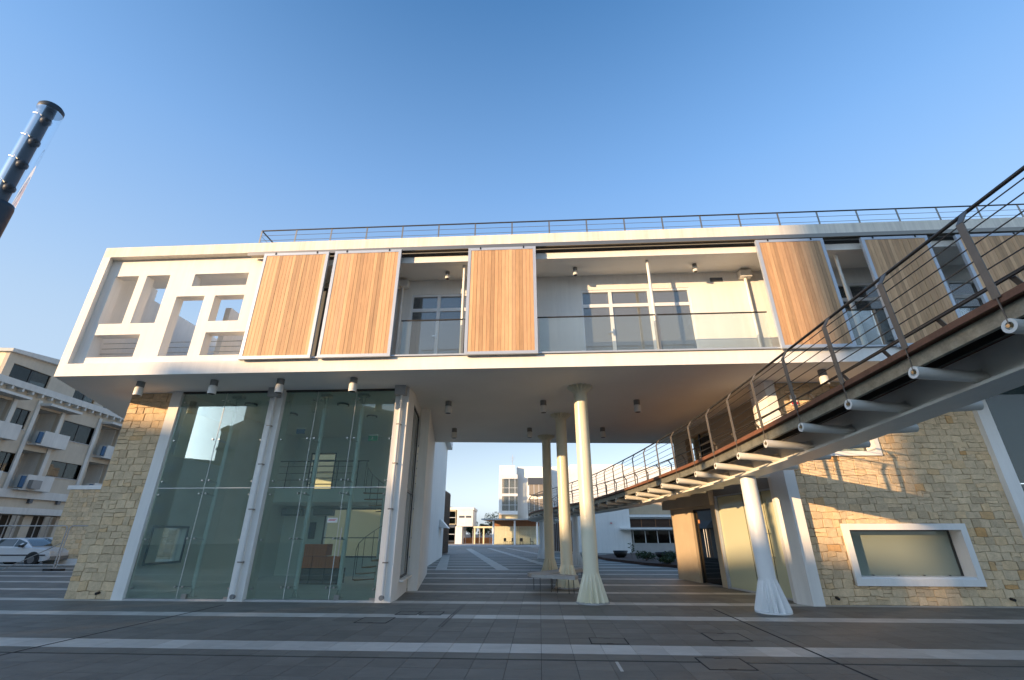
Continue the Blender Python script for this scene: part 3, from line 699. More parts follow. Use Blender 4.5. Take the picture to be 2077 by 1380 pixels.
for a, b in zip(cur, cur[1:]): acc.append(acc[-1] + (Vector((b.x, b.y)) - Vector((a.x, a.y))).length)
def at(dist):
    dist = min(max(dist, 0), acc[-1] - 1e-4)
    lo = max(i for i in range(len(acc)) if acc[i] <= dist); lo = min(lo, len(cur) - 2)
    f = (dist - acc[lo]) / (acc[lo + 1] - acc[lo]); p = cur[lo].lerp(cur[lo + 1], f)
    t = (cur[lo + 1] - cur[lo]); t.z = 0; t.normalize(); return p, Vector((t.y, -t.x, 0)), t      # right-hand normal
s403 = next(acc[i] for i in range(len(cur)) if cur[i].y > 4.03)
SPC = 1.165; HW = .95
st_ = [s403 + k * SPC for k in range(-5, 60) if 0 < s403 + k * SPC < acc[-1] - .1]
br = thing('footbridge', 'curving steel footbridge with wire railings passing under and beside the white building', 'footbridge', (5.9, 11.6, 0), 0)
BO = Vector((5.9, 11.6, 0))
def bw(p): return tuple(Vector(p) - BO)
fine = [k * .5 for k in range(int(acc[-1] / .5))]
def sweep(name, m, x0, x1, z0, z1, parent=br):
    g = G(); vs = []; fs = []
    for i, q in enumerate(fine):
        p, n, t = at(q)
        for (x, z) in ((x0, z0), (x1, z0), (x1, z1), (x0, z1)): vs.append(bw((p.x + n.x * x, p.y + n.y * x, p.z + z)))
    for i in range(len(fine) - 1):
        for k in range(4): a = i * 4 + k; b = i * 4 + (k + 1) % 4; fs.append((a, b, b + 4, a + 4))
    fs.append((3, 2, 1, 0)); e = 4 * (len(fine) - 1); fs.append((e, e + 1, e + 2, e + 3))
    g.add(vs, fs); return g.build(name, m, parent)
sweep('deck', 'deck_wood', .06, 2 * HW - .06, -.055, -.01)
sweep('edge_board', 'deck_wood', 0, .05, -.075, .0); sweep('edge_board', 'deck_wood', 2 * HW - .05, 2 * HW, -.075, .0)
sweep('edge_beam', 'galvanised', .10, .16, -.24, -.08); sweep('edge_beam', 'galvanised', 2 * HW - .16, 2 * HW - .10, -.24, -.08)
sweep('deck_joist', 'dark_steel', .45, .50, -.20, -.06); sweep('deck_joist', 'dark_steel', 2 * HW - .50, 2 * HW - .45, -.20, -.06)
sweep('spine_web', 'bridge_white', HW - .10, HW + .10, -.47, -.07); sweep('spine_flange', 'bridge_white', HW - .26, HW + .26, -.51, -.472)
for side, x in ((0, .02), (1, 2 * HW - .02)):
    sx = 1 if side == 0 else -1
    ctx = x + sx * .07
    g = G(); gw = G()
    def pt(q, off, z): p, n, t = at(q); return bw((p.x + n.x * off, p.y + n.y * off, p.z + z))
    pts = [pt(q, ctx, 1.06) for q in fine]
    g.tube(pts, .022, 8); g.build('handrail', 'dark_steel', br)
    for k, zz in enumerate((.14, .30, .46, .62, .78, .92)):
        gw = G(); gw.tube([pt(q, x - sx * .025 + (sx * .02 if zz > .9 else 0), zz) for q in fine[::2]], .0075, 5); gw.build('railing_wire', 'dark_steel', br)
for q in st_:
    p, n, t = at(q)
    w3 = lambda off, z: Vector(bw((p.x + n.x * off, p.y + n.y * off, p.z + z)))
    zt = -.33
    g = G()
    for (a, b) in ((-.02, HW - .09), (2 * HW + .02, HW + .09)):
        o0, o1 = w3(a, zt), w3(b, zt - .06)
        g.cyl(tuple(o0), tuple(o1), .076, 16, .066, caps=False)
        dr = (o1 - o0).normalized()
        ring = []; 
        u = dr.cross(Vector((0, 0, 1))).normalized(); v = dr.cross(u)
        ro = [tuple(o0 + (u * math.cos(k * math.pi / 8) + v * math.sin(k * math.pi / 8)) * .076) for k in range(16)]
        ri = [tuple(o0 + (u * math.cos(k * math.pi / 8) + v * math.sin(k * math.pi / 8)) * .042) for k in range(16)]
        g.add(ro + ri, [(k, (k + 1) % 16, (k + 1) % 16 + 16, k + 16) for k in range(16)])
        rb = [tuple(Vector(c_) + dr * .04) for c_ in ri]; g.add(ri + rb, [(k, (k + 1) % 16, (k + 1) % 16 + 16, k + 16) for k in range(16)]); g.add(rb, [tuple(range(16))])
        # gusset down to the flange
        s3 = 1 if a < 0 else -1
        q0 = w3(HW - s3 * .10, -.27); q1 = w3(HW - s3 * .45, -.36); q2 = w3(HW - s3 * .24, -.47); q3 = w3(HW - s3 * .10, -.47)
        tt = t * .008
        g.add([tuple(c_ - tt) for c_ in (q0, q1, q2, q3)] + [tuple(c_ + tt) for c_ in (q0, q1, q2, q3)], [(0, 1, 2, 3), (7, 6, 5, 4), (0, 4, 5, 1), (1, 5, 6, 2), (2, 6, 7, 3), (3, 7, 4, 0)])
    og = g.build('outrigger', 'bridge_white', br)
    for off, sx in ((0.0, 1), (2 * HW, -1)):
        G().cyl(tuple(w3(off - sx * .035, zt)), tuple(w3(off + sx * .04, zt)), .02, 8).build('bolt', 'brass', og)
    for off, sx in ((-.012, 1), (2 * HW + .012, -1)):
        g = G(); tv = tuple(t)
        g.bar(tuple(w3(off, zt + .0)), tuple(w3(off, .02)), .012, .012)
        def flat(a, b, wd=.078, th=.014):
            g.bar(tuple(a), tuple(b), th, wd, up=tv)
        flat(w3(off, -.02), w3(off - sx * .03, .90)); flat(w3(off - sx * .03, .90), w3(off + sx * .075, 1.05))
        g.build('post', 'post_steel', br)
for (x, y, lb) in ((5.62, 11.58, 'white'), (3.50, 27.1, 'white'), (2.14, 35.4, 'white')):
    dist = min(range(len(cur)), key=lambda i: (cur[i].x + HW * .97 - x) ** 2 + (cur[i].y - y) ** 2)
    h = cur[dist].z - .51
    p, n, t = at(acc[dist]); cx, cy = p.x + n.x * HW, p.y + n.y * HW
    lab = {11.58: 'white bridge column with pleated foot standing before the glass entrance', 27.1: 'white bridge column half hidden behind the nearest cream column', 35.4: 'white bridge column farthest back in the shaded plaza'}[y]
    column((cx, cy, 0), h, .185, .375, 'white_paint', lab, base=False, cap=False, group='white columns carrying the footbridge', hs=.66)

# ------------------------------------------------------------------ things on and in the building
a = G().box(-.09, .09, -.045, 0, -.15, .15).build('alarm_box', 'lamp_white', loc=F(7.98, 1.74, 5.12), rz=RZF, **tg('white and red alarm siren box on the stone wall above the bridge', 'alarm'))
G().box(-.085, .085, -.055, -.046, -.13, -.06).build('warning_light', 'red_plastic', a)
g = G(); g.cyl((0, -.05, .04), (0, -.047, .04), .05, 12); g.build('speaker_grille', 'lamp_grey', a)
def exit_sign(loc, rz, label, col='green_sign', top=True):
    o = G().box(-.15, .15, -.03, .03, -.10, .06).build('exit_sign', col, loc=loc, rz=rz, **tg(label, 'exit sign'))
    G().box(-.16, .16, -.04, .04, .061, .11).build('housing', 'lamp_white', o)
    if col == 'green_sign':
        g = G(); g.bar((-.05, -.032, -.06), (-.01, -.032, -.01), .004, .014, up=(1, 0, 0)); g.bar((-.01, -.032, -.01), (.01, -.032, -.06), .004, .014, up=(1, 0, 0)); g.bar((-.01, -.032, -.01), (0, -.032, .03), .004, .02, up=(1, 0, 0)); g.build('running_figure', 'lamp_white', o)
    return o
exit_sign(F(-4.85, 3.6, 4.55), RZF, 'green exit sign hanging behind the right bay of the glass front')
exit_sign(F(-7.85, 4.5, 5.0), RZF, 'blue-lit sign hanging behind the left bay of the glass front', 'blue_sign')
tW = tfw(.75, -.35, 2.2); exit_sign(F(tW[0], tW[1], 2.28), RZF - R(70), 'green exit sign hung by a cable behind the frosted glass entrance')
for (s_, lb) in ((-9.85, 'left air conditioner on the back wall under the mezzanine'), (-8.5, 'right air conditioner on the back wall under the mezzanine')):
    o = thing('air_conditioner', lb, 'air conditioner', F(s_, 8.9, 2.30), RZF, 'indoor air conditioners')
    G().box(-.42, .42, -.22, .05, 0, .27).build('casing', 'concrete', o); G().box(-.38, .38, -.225, -.221, .02, .06).build('louvre', 'lamp_grey', o)
for (s_, z_, h_, lb) in ((-9.1, 1.35, .55, 'grey electrical panel on the wall behind the glass front'),):
    o = G().box(-.13, .13, -.06, 0, 0, h_ + .1).build('electrical_panel', 'dark_panel', loc=F(-8.95, 8.96, 1.4), rz=RZF, **tg(lb, 'electrical panel')); G().box(.08, .1, -.07, -.061, .3, .36).build('latch', 'black', o)
for (x, y, lb) in ((-9.0, 3.1, 'round ceiling lamp behind the left bay, front'), (-8.3, 4.5, 'round ceiling lamp behind the left bay, rear'), (-5.9, 3.3, 'round ceiling lamp behind the right bay, front'), (-5.5, 5.0, 'round ceiling lamp behind the right bay, rear')):
    o = thing('ceiling_lamp', lb, 'lamp', F(x, y, 5.64), 0, 'round ceiling lamps behind the glass front')
    G().cyl((0, 0, 0), (0, 0, -.05), .2, 20).build('ring', 'dark_panel', o); G().cyl((0, 0, -.05), (0, 0, -.06), .16, 20).build('diffuser', 'lamp_white', o)
# crates on stacked boxes
pl = thing('timber_stack', 'dark brown stack of timber under the orange crates behind the glass', 'timber', F(-7.0, 5.9), RZF)
for k in range(3):
    for j in range(3): G().box(-.72 + k * .5, -.25 + k * .5, -.3, .35, j * .17, j * .17 + .155).build('board', 'brown_stack', pl)
i_ = 0
for (x, z, lb) in ((-7.42, .52, 'orange crate at the left bottom of the crate pile'), (-6.93, .52, 'orange crate in the middle bottom of the crate pile'), (-6.45, .52, 'orange crate at the right end of the crate pile'), (-7.42, .90, 'orange crate at the left top of the crate pile'), (-6.95, .90, 'orange crate at the right top of the crate pile')):
    o = thing('crate', lb, 'crate', F(x, 5.75, z), RZF, 'orange crates behind the glass')
    G().box(-.23, .23, -.22, .25, 0, .36).build('body', 'orange_crate', o)
    for k in range(5): G().box(-.225 + k * .1, -.19 + k * .1, -.235, -.222, .03, .33).build('rib', 'orange_crate', o)
# spiral stair
sp = thing('spiral_staircase', 'white spiral staircase with wooden treads behind the glass front', 'staircase', F(-4.75, 5.1, .02), RZF)
G().cyl((0, 0, 0), (0, 0, 4.15), .055, 14).build('central_pole', 'white_paint', sp)
hr = []
for k in range(16):
    a0 = R(200 + k * 24); a1 = a0 + R(25); z = .2 + k * .19; r0 = .72
    G().prism([(.05 * math.cos(a0), .05 * math.sin(a0)), (r0 * math.cos(a0), r0 * math.sin(a0)), (r0 * math.cos(a1), r0 * math.sin(a1)), (.05 * math.cos(a1), .05 * math.sin(a1))], z, z + .035).build('tread', 'stair_wood', sp)
    G().cyl((r0 * math.cos(a0), r0 * math.sin(a0), z), (r0 * math.cos(a0), r0 * math.sin(a0), z + .9), .010, 6).build('baluster', 'dark_steel', sp)
    hr.append((r0 * math.cos(a0), r0 * math.sin(a0), z + .9))
G().tube(hr, .013, 6).build('handrail', 'rail_steel', sp)

# ------------------------------------------------------------------ street lamp (upper left)
lp = thing('street_lamp', 'tall dark lamp post with a glass cylinder and four stacked spotlights at its top', 'street lamp', (-5.68, 4.05, 0))
G().cyl((0, 0, 0), (0, 0, 4.93), .125, 28).build('pole', 'lamp_navy', lp)
G().lathe([(.125, 4.93), (.118, 4.97), (.06, 5.0)], n=28).build('pole_collar', 'lamp_navy', lp)
G().cyl((-.044, 0, 4.95), (-.044, 0, 6.42), .074, 20).build('inner_tube', 'lamp_navy', lp)
G().cyl((0, 0, 4.97), (0, 0, 6.36), .122, 32, caps=False).build('glass_cylinder', 'clear_glass', lp)
G().lathe([(.112, 6.35), (.122, 6.365), (.122, 6.42), (.10, 6.45)], n=28).build('cap', 'lamp_navy', lp)
for k in range(4):
    z = 5.12 + k * .34
    o = G().lathe([(.03, z - .01), (.050, z + .005), (.054, z + .045), (.03, z + .085)], .064, -.035, n=14).build('spotlight', 'black', lp)
    g = G(); g.cyl((-.01, -.08, z + .13), (.05, -.08, z + .07), .014, 8); g.cyl((.0, .03, z + .10), (.05, .03, z + .05), .012, 8); g.cyl((-.06, -.088, z + .12), (.0, -.088, z + .10), .018, 8); g.build('bracket', 'brass', o)

# ------------------------------------------------------------------ left middle-ground: stone boundary wall, fence, cars, apartment block
sbw = thing('boundary_wall', 'low honey coloured stone wall with white coping beyond the stone pier', 'wall', F(-21.6, 15.8), RZF)
g = G(); g.box(-5.9, 3, .02, .5, .25, 4.05); g.build('wall_core', 'mortar', sbw)
G().box(-6.05, 3, -.06, .6, 4.05, 4.28).build('coping', 'white_plaster', sbw); G().box(-5.95, 3, -.03, .55, 0, .3).build('plinth', 'white_plaster', sbw)
for n_, s_ in (('a', 1),):
    stones(sbw, -5.9, 3, .3, 4.05, .02, [], 150, 1.25, seed=21)
# temporary fence panels
def fence(loc, rz, L, label, brace):
    t = thing('fence_panel', label, 'fence panel', loc, rz, 'temporary fence panels')
    r = .026; g = G(); k = .12
    g.tube([(0, 0, .1), (0, 0, 1.95 - k), (k * .3, 0, 1.95 - k * .3), (k, 0, 1.95), (L - k, 0, 1.95), (L - k * .3, 0, 1.95 - k * .3), (L, 0, 1.95 - k), (L, 0, .1)], r, 8)
    g.tube([(0, 0, .25), (L, 0, .25)], r, 8)
    g.build('tube_frame', 'concrete', t)
    for x in (0, L): G().box(x - .36 if x else x - .1, x + .1 if x else x + .36, -.12, .12, 0, .10).build('foot', 'black', t)
    if brace: G().cyl((L, 0, 1.2), (L - 1.6, -.9, .02), .018, 8).build('brace', 'rail_steel', t)
fence((-24.95, 23.75, 0), 0, 3.5, 'temporary fence panel at the left edge, with a slanting brace', True)
fence((-21.33, 23.75, 0), 0, 3.5, 'temporary fence panel in front of the low stone wall', False)

def car(loc, rz, label):
    t = thing('parked_car', label, 'car', loc, rz, 'cars parked before the apartment block')
    secs = [(-2.05, .35, .62, .64, .70, .60), (-1.98, .25, .88, .92, .80, .68), (-1.75, .22, .92, 1.20, .82, .62), (-1.2, .20, .92, 1.36, .83, .60), (.0, .20, .90, 1.39, .83, .60), (.35, .20, .90, 1.33, .83, .58),
            (.95, .20, .90, .93, .83, .72), (1.75, .22, .78, .82, .80, .68), (1.98, .28, .62, .66, .76, .62), (2.05, .34, .50, .52, .70, .60)]
    g = G(); vs = []; fs = []
    for (x, zb, zl, zt, wl, wt) in secs: vs += [(x, -wl * .96, zb), (x, -wl, (zb + zl) / 2), (x, -wl * .98, zl), (x, -wt, zt), (x, wt, zt), (x, wl * .98, zl), (x, wl, (zb + zl) / 2), (x, wl * .96, zb)]
    for i in range(len(secs) - 1):
        for k in range(8): a = i * 8 + k; b = i * 8 + (k + 1) % 8; fs.append((a, a + 8, b + 8, b))
    fs += [tuple(range(8)), tuple(reversed(range(8 * (len(secs) - 1), 8 * len(secs))))]
    g.add(vs, fs); g.build('body', 'car_paint', t)
    def side(i0, i1, f0, f1, sgn, lo=.12, hi=.90):
        def pp(i, f, h):
            a, b = secs[i], secs[i + 1]; x = a[0] + (b[0] - a[0]) * f; zl = a[2] + (b[2] - a[2]) * f; zt = a[3] + (b[3] - a[3]) * f; wl = (a[4] + (b[4] - a[4]) * f) * .98; wt = a[5] + (b[5] - a[5]) * f
            return (x, sgn * (wl + (wt - wl) * h + .006), zl + (zt - zl) * h)
        return [pp(i0, f0, lo), pp(i1, f1, lo), pp(i1, f1, hi), pp(i0, f0, hi)]
    for sgn in (-1, 1):
        for (i0, f0, i1, f1) in ((2, .2, 3, 0.15), (3, .22, 4, .0), (4, .08, 5, .38)):
            g = G(); q = side(i0, i1, f0, f1, sgn); g.add(q, [(0, 1, 2, 3)] if sgn < 0 else [(3, 2, 1, 0)]); g.build('side_window', 'car_glass', t)
        G().box(.45, .62, sgn * .84, sgn * .98, .92, 1.04).build('wing_mirror', 'black', t)
        G().box(-1.9, 1.9, sgn * .835, sgn * .845, .50, .56).build('rubbing_strip', 'black', t)
        G().box(1.80, 2.0, sgn * .45, sgn * .72, .60, .72).build('headlight', 'lamp_white', t)
        for x in (-1.25, 1.25):
            o = G().cyl((x, sgn * .70, .30), (x, sgn * .86, .30), .30, 20).build('wheel', 'tyre', t); G().cyl((x, sgn * .86, .30), (x, sgn * .868, .30), .18, 14).build('rim', 'hub', o)
            G().cyl((x, sgn * .60, .34), (x, sgn * .845, .34), .36, 20).build('wheel_arch', 'black', t)
    g = G(); g.quad((.42, -.56, 1.31), (.93, -.70, .95), (.93, .70, .95), (.42, .56, 1.31)); o = g.build('windscreen', 'car_glass', t); o.location = (.012, 0, .012)
    G().box(2.0, 2.09, -.68, .68, .28, .46).build('bumper', 'lamp_grey', t)
    return t
c1 = car((-27.3, 28.1, 0), R(2), 'pale grey hatchback parked nearest, its nose to the stone wall')
dup(c1, (-29.0, 31.6, 0), R(4), 'white car partly hidden behind the nearer hatchback')

AP = thing('apartment_block', 'old white and beige apartment block with balconies and a set-back top floor on the left', 'building', (-36.3, 35, 0), R(92.75))
def ap(name, g, m, parent=None, **k): return g.build(name, m, parent or AP, **k)
# local x runs along the facade away from the viewer, +y into the block (x = Y-35)
def yv(Y): return (Y - 35)
holes = []
wins = [(32.5, 33.65, 8.7, 10.1, 'blind'), (36.6, 39.8, 8.65, 10.1, 'curtain'), (36.85, 40.0, 5.75, 6.95, 'blind'), (32.7, 33.95, 5.65, 7.0, 'curtain'), (26.5, 29.5, 8.7, 10.1, 'curtain'), (26.5, 29.5, 5.7, 7.0, 'curtain')]
recs = [(34.2, 36.1, 8.0, 10.45), (34.2, 36.1, 4.8, 7.35), (40.35, 42.45, 8.0, 10.5), (40.35, 42.45, 4.8, 7.35), (30.2, 32.0, 8.0, 10.45), (30.2, 32.0, 4.8, 7.35)]
shops = [(34.0, 36.4, 0, 2.85), (37.1, 39.2, 0, 2.85), (40.0, 42.2, 0, 2.85), (27, 29.5, 0, 2.85), (30.2, 33.2, 0, 2.85)]
ho = [(yv(a), yv(b), c, d) for a, b, c, d, _ in wins] + [(yv(a), yv(b), c, d) for a, b, c, d in recs + shops]
ap('wall', wall(yv(22), yv(42.7), 0, .3, 0, 11.4, ho), 'beige_render')
ap('side_wall', wall(0, 12, 0, .3, 0, 11.4, [], G(tf=lambda x, y, z: (yv(42.7) - .3 + y, x + .301, z))), 'old_white_render')
ap('side_wall', wall(0, 12, 0, .3, 0, 11.4, [], G(tf=lambda x, y, z: (yv(22) + y, x + .301, z))), 'old_white_render')
ap('flat_roof', G().box(yv(22), yv(42.7), .31, 12.3, 11.2, 11.38), 'concrete')
for i, (a, b, c, d, m_) in enumerate(wins):
    g = G(); e = .05; g.box(yv(a), yv(b), .08, .14, c, c + e); g.box(yv(a), yv(b), .08, .14, d - e, d)
    for x in (yv(a), yv((a + b) / 2) - e / 2, yv(b) - e): g.box(x, x + e, .075, .145, c, d)
    o = ap('window', g, 'black')
    G().box(yv(a) + e, yv(b) - e, .10, .11, c + e, d - e).build('pane', 'window_glass', o)
    G().box(yv(a) + .02, yv(b) - .02, .22, .24, c, d).build('blind' if m_ == 'blind' else 'curtain', m_, o)
    G().box(yv(a) - .05, yv(b) + .05, -.06, .0, c - .06, c - .002).build('sill', 'concrete', o)
for (a, b, c, d) in recs:
    o = ap('balcony_recess', G().box(yv(a) - .05, yv(b) + .05, 1.6, 1.7, c - .1, d + .1), 'old_white_render')
    g = G(); g.box(yv(a) - .02, yv(a) - .002, .3, 1.6, c, d); g.box(yv(b) + .002, yv(b) + .02, .3, 1.6, c, d); g.box(yv(a), yv(b), .3, 1.6, d, d + .05); g.box(yv(a), yv(b), .3, 1.6, c - .05, c); g.build('lining', 'old_white_render', o)
    G().box(yv(a) + .35, yv(a) + 1.15, 1.55, 1.59, c, c + 2.0).build('balcony_door', 'black', o)
    # parapet projecting
    g = G(); x0, x1 = yv(a) + .45, yv(b) + .75; g.box(x0, x1, -.72, -.62, c - .18, c + .82); g.box(x0, x0 + .1, -.62, -.003, c - .1, c + .82); g.box(x1 - .1, x1, -.62, -.003, c - .1, c + .82); g.box(x0 - .35, x1, -.72, -.003, c - .26, c - .181)
    o2 = ap('balcony', g, 'old_white_render')
    g = G(); g.box(x0 - .33, x0 - .02, -.66, -.55, c - .1, c + .7); g.build('drying_cloth', 'blue_cloth', o2)
    if c < 6: G().box(x0 + .2, x0 + .95, -1.05, -.73, c - .15, c + .45).build('air_conditioner', 'lamp_grey', o2)
for x in (34.0, 36.25, 39.9, 42.6, 32.2, 30.0):
    ap('pilaster', G().box(yv(x) - .18, yv(x) + .12, -.12, -.002, 4.3, 11.0), 'old_white_render')
for (a, b) in ((34.0, 36.9), (40.2, 42.9), (30, 32.4)):
    ap('canopy', G().box(yv(a), yv(b), -.95, -.003, 10.62, 10.80), 'old_white_render')
ap('cornice', G().box(yv(22), yv(42.85), -.45, -.003, 11.38, 11.85), 'old_white_render')
for k in range(26): ap('cornice_bracket', G().box(yv(22.4 + k * .8), yv(22.55 + k * .8), -.4, -.005, 11.15, 11.378), 'old_white_render')
ap('ledge', G().box(yv(22), yv(42.7), -.25, -.003, 4.0, 4.55), 'old_white_render')
ap('ledge', G().box(yv(22), yv(42.7), -.5, -.003, 2.9, 3.35), 'old_white_render')
for (a, b, c, d) in shops:
    ap('shop_back', G().box(yv(a), yv(b), .9, .95, 0, 3), 'dark_room')
    for k in range(4): x = yv(a) + (b - a) * (k + .5) / 4; ap('shop_grille', G().box(x - .03, x + .03, .25, .29, 0, 2.85), 'concrete')
for x, z in ((36.1, 3.7), (38.5, 3.75)): ap('vent_box', G().box(yv(x), yv(x) + .28, -.2, -.004, z, z + .3), 'dark_panel')
# set-back floor
g = wall(yv(33.0), yv(46.5), 2.7, 3.0, 11.4, 14.6, [(yv(33.6), yv(36.9), 12.7, 13.9), (yv(39.5), yv(41.9), 12.7, 13.9), (yv(43.0), yv(45.9), 12.7, 13.85)]); ap('setback_wall', g, 'beige_render')
ap('setback_end_wall', G().box(yv(33.0), yv(33.25), 3.001, 10, 11.4, 14.6), 'cream_plaster')
for (a, b) in ((33.6, 36.9), (39.5, 41.9), (43.0, 45.9)):
    o = ap('window', G().box(yv(a), yv(b), 2.8, 2.85, 13.85, 13.9), 'black'); G().box(yv(a), yv(b), 2.82, 2.83, 12.7, 13.85).build('pane', 'window_glass', o); G().box(yv(a), yv((a * .4 + b * .6)), 2.95, 2.97, 12.7, 13.85).build('curtain', 'curtain', o)
    G().box(yv((a + b) / 2) - .04, yv((a + b) / 2) + .04, 2.79, 2.86, 12.7, 13.85).build('mullion', 'black', o)
g = G(); g.add([(yv(32.8), 2.4, 14.6), (yv(46.8), 2.4, 15.6), (yv(46.8), 10.2, 15.6), (yv(32.8), 10.2, 14.6), (yv(32.8), 2.4, 14.85), (yv(46.8), 2.4, 16.6), (yv(46.8), 10.2, 16.6), (yv(32.8), 10.2, 14.85)], [(0, 3, 2, 1), (4, 5, 6, 7), (0, 1, 5, 4), (1, 2, 6, 5), (2, 3, 7, 6), (3, 0, 4, 7)])
ap('sloping_roof', g, 'old_white_render')
g = G(); g.add([(yv(33.0), 2.7, 14.59), (yv(46.5), 2.7, 14.59), (yv(46.5), 2.7, 15.7), (yv(33.0), 2.72, 14.6)], [(0, 1, 2, 3)])
ap('gable_infill', g, 'beige_render')

# ------------------------------------------------------------------ the back of the plaza
# tall white building on the left of the passage
LB = thing('tall_white_building', 'tall white building wall in shade seen at the left of the passage', 'building', (-5.25, 37.7, 0), 0)
g = G(); g.prism([(0, 0), (.9, -13), (-8, -13), (-8, 0)], 0, 7.95); g.build('wall', 'white_plaster', LB)
g = G(); g.prism([(.35, .35), (1.25, -13), (-8, -13), (-8, .35)], 7.95, 8.5); g.build('parapet', 'white_plaster', LB)
g = G(); g.add([(.3, -4.2, 2.0), (.9, -4.2, 1.95), (.75, -2.0, 1.95), (.15, -2.0, 2.0), (.3, -4.2, 2.5), (.38, -4.2, 2.5), (.22, -2.0, 2.5), (.15, -2.0, 2.5)], [(0, 3, 2, 1), (4, 5, 6, 7), (0, 1, 5, 4), (1, 2, 6, 5), (2, 3, 7, 6), (3, 0, 4, 7)]); g.build('awning', 'white_paint', LB)
G().box(-3.0, -.42, .36, 6.4, 0, 5.0).build('dark_annex', 'dark_panel', LB)
G().box(-7.9, .6, -13.12, -13.02, 0, 7.9).build('sunlit_tone_wall', 'cream_plaster', LB)  # cream colour stands in for sunlight on the wall behind the back windows
for k in range(18): G().box(-.419, -.36, .5 + k * .33, .62 + k * .33, 0.1, 4.9).build('louvre', 'black', LB)
# low far building
LO = thing('low_white_building', 'low two-storey white building with narrow slot windows at the far left of the plaza', 'building', (-9, 80, .1), 0)
G().box(-8, -.2, .0, 8, 2.9, 5.1).build('upper_wall', 'cream_plaster', LO); G().box(-8.2, 2.75, -.25, 8, 5.1, 5.5).build('parapet', 'white_plaster', LO)
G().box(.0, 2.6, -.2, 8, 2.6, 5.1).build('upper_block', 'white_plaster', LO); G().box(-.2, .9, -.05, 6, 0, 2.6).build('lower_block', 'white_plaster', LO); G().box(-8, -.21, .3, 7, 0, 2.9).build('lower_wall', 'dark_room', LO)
for x in (.35, 1.45): G().box(x, x + .9, -.22, -.201, 3.9, 4.2).build('window', 'dark_panel', LO)
for zz in (.5, 3.0):
    for x in (-3, -1.6):
        o = G().box(x, x + 1.3, -.06, -.02, zz, zz + 1.9).build('window', 'window_glass', LO); G().box(x - .04, x + 1.34, -.09, -.061, zz + .9, zz + .97).build('glazing_bar', 'white_paint', o)
G().box(-3.2, -.25, .05, .25, 0.3, 5.0).build('window_backing', 'dark_panel', LO)
PG = thing('pergola', 'low flat-roofed open walkway with thin pale columns in front of the trees', 'pergola', (-6.2, 79, .1), 0)
G().box(0, 4.0, 0, 3, 2.35, 2.6).build('roof', 'cream_plaster', PG)
for x in (.1, 1.55, 3.6): G().box(x, x + .22, .1, .32, 0, 2.35).build('post', 'cream_plaster', PG)
G().box(-2.0, 4, 4.5, 4.6, 0, .9).build('rear_wall', 'terracotta', PG)
for x in (-1.4, -.2, .9, 2.6): G().cyl((x, 2, 0), (x, 2, 2.35), .05, 8).build('post', 'concrete', PG)
CF = thing('cafe_pavilion', 'glazed cafe pavilion with a wood-lined canopy roof on slim columns', 'pavilion', (-3.0, 74, .1), 0)
g = G(); g.prism([(-1.5, -2.5), (7.6, -2.5), (8.6, 4), (-.5, 4)], 3.35, 3.55); g.build('roof', 'concrete', CF)
g = G(); g.prism([(-1.2, -2.2), (7.4, -2.2), (8.2, 4), (-.4, 4)], 3.30, 3.349); g.build('wood_soffit', 'cafe_wood', CF)
for x in (.25, 3.4, 6.7): G().cyl((x, -1.4, 0), (x, -1.4, 3.3), .15, 12).build('column', 'white_paint', CF)
g = G(); g.box(0, 8, 3.0, 3.1, 0, 3.3); g.build('back_wall', 'cream_plaster', CF)
for k in range(4): G().box(.2 + k * 1.9, 2.05 + k * 1.9, .9, .93, .0, 2.7).build('pane', 'balustrade_glass', CF)
G().box(0, 8, .85, .98, 2.55, 3.3).build('transom', 'cafe_wood', CF)
def chair(x, y, rz, lb):
    t = thing('chair', lb, 'chair', (x, y, .1), rz, 'dark chairs at the cafe')
    G().box(-.22, .22, -.22, .22, .42, .47).build('seat', 'black', t); G().box(-.22, .22, .18, .23, .5, .92).build('backrest', 'black', t)
    for sx in (-.2, .2):
        for sy in (-.2, .2): G().cyl((sx, sy, 0), (sx, sy, .42), .018, 6).build('leg', 'black', t)
    return t
chair(-.9, 72.9, R(40), 'leftmost dark chair under the cafe canopy'); chair(-.1, 73.2, R(-60), 'second dark chair from the left under the cafe canopy'); chair(1.4, 73.0, R(10), 'dark chair right of the middle cafe column'); chair(2.9, 73.0, R(80), 'rightmost dark chair under the cafe canopy')
TW = thing('white_tower', 'white three-storey stair tower with tall framed windows and a roof antenna', 'building', (-2.1, 77, 0), 0)
g = wall(0, 3.0, 0, .3, 4.4, 10.5, [(.5, 3.0, 7.55, 9.85), (.5, 3.0, 4.95, 7.15)]); g.build('frame_wall', 'white_plaster', TW)
G().box(0, 3.0, .31, 4, 4.4, 4.6).build('floor', 'white_plaster', TW); G().box(.2, 3.0, .9, 1.0, 4.6, 10.4).build('curtain', 'curtain', TW); G().box(0, 3, .3, 4, 10.3, 10.5).build('roof', 'white_plaster', TW)
G().box(.05, 2.6, .3, 3, 10.51, 12.0).build('lift_housing', 'white_plaster', TW)
G().box(.02, .45, .32, 3, 3.3, 4.39).build('pier', 'tan_plaster', TW); G().box(.5, 3.0, .8, 3, 3.3, 4.39).build('recess', 'cream_plaster', TW)
for zz, zt in ((7.55, 9.85), (4.95, 7.15)):
    g = G(); g.box(1.6, 1.68, .1, .16, zz, zt); g.box(2.55, 2.62, .1, .16, zz, zt); g.box(.5, 3, .09, .15, zz + .85, zz + .9); o = g.build('window', 'white_paint', TW)
    G().box(.5, 3.0, .12, .13, zz, zt).build('pane', 'balustrade_glass', o)
g = G(); g.cyl((2.2, 1.5, 12.0), (2.2, 1.5, 13.9), .03, 6); 
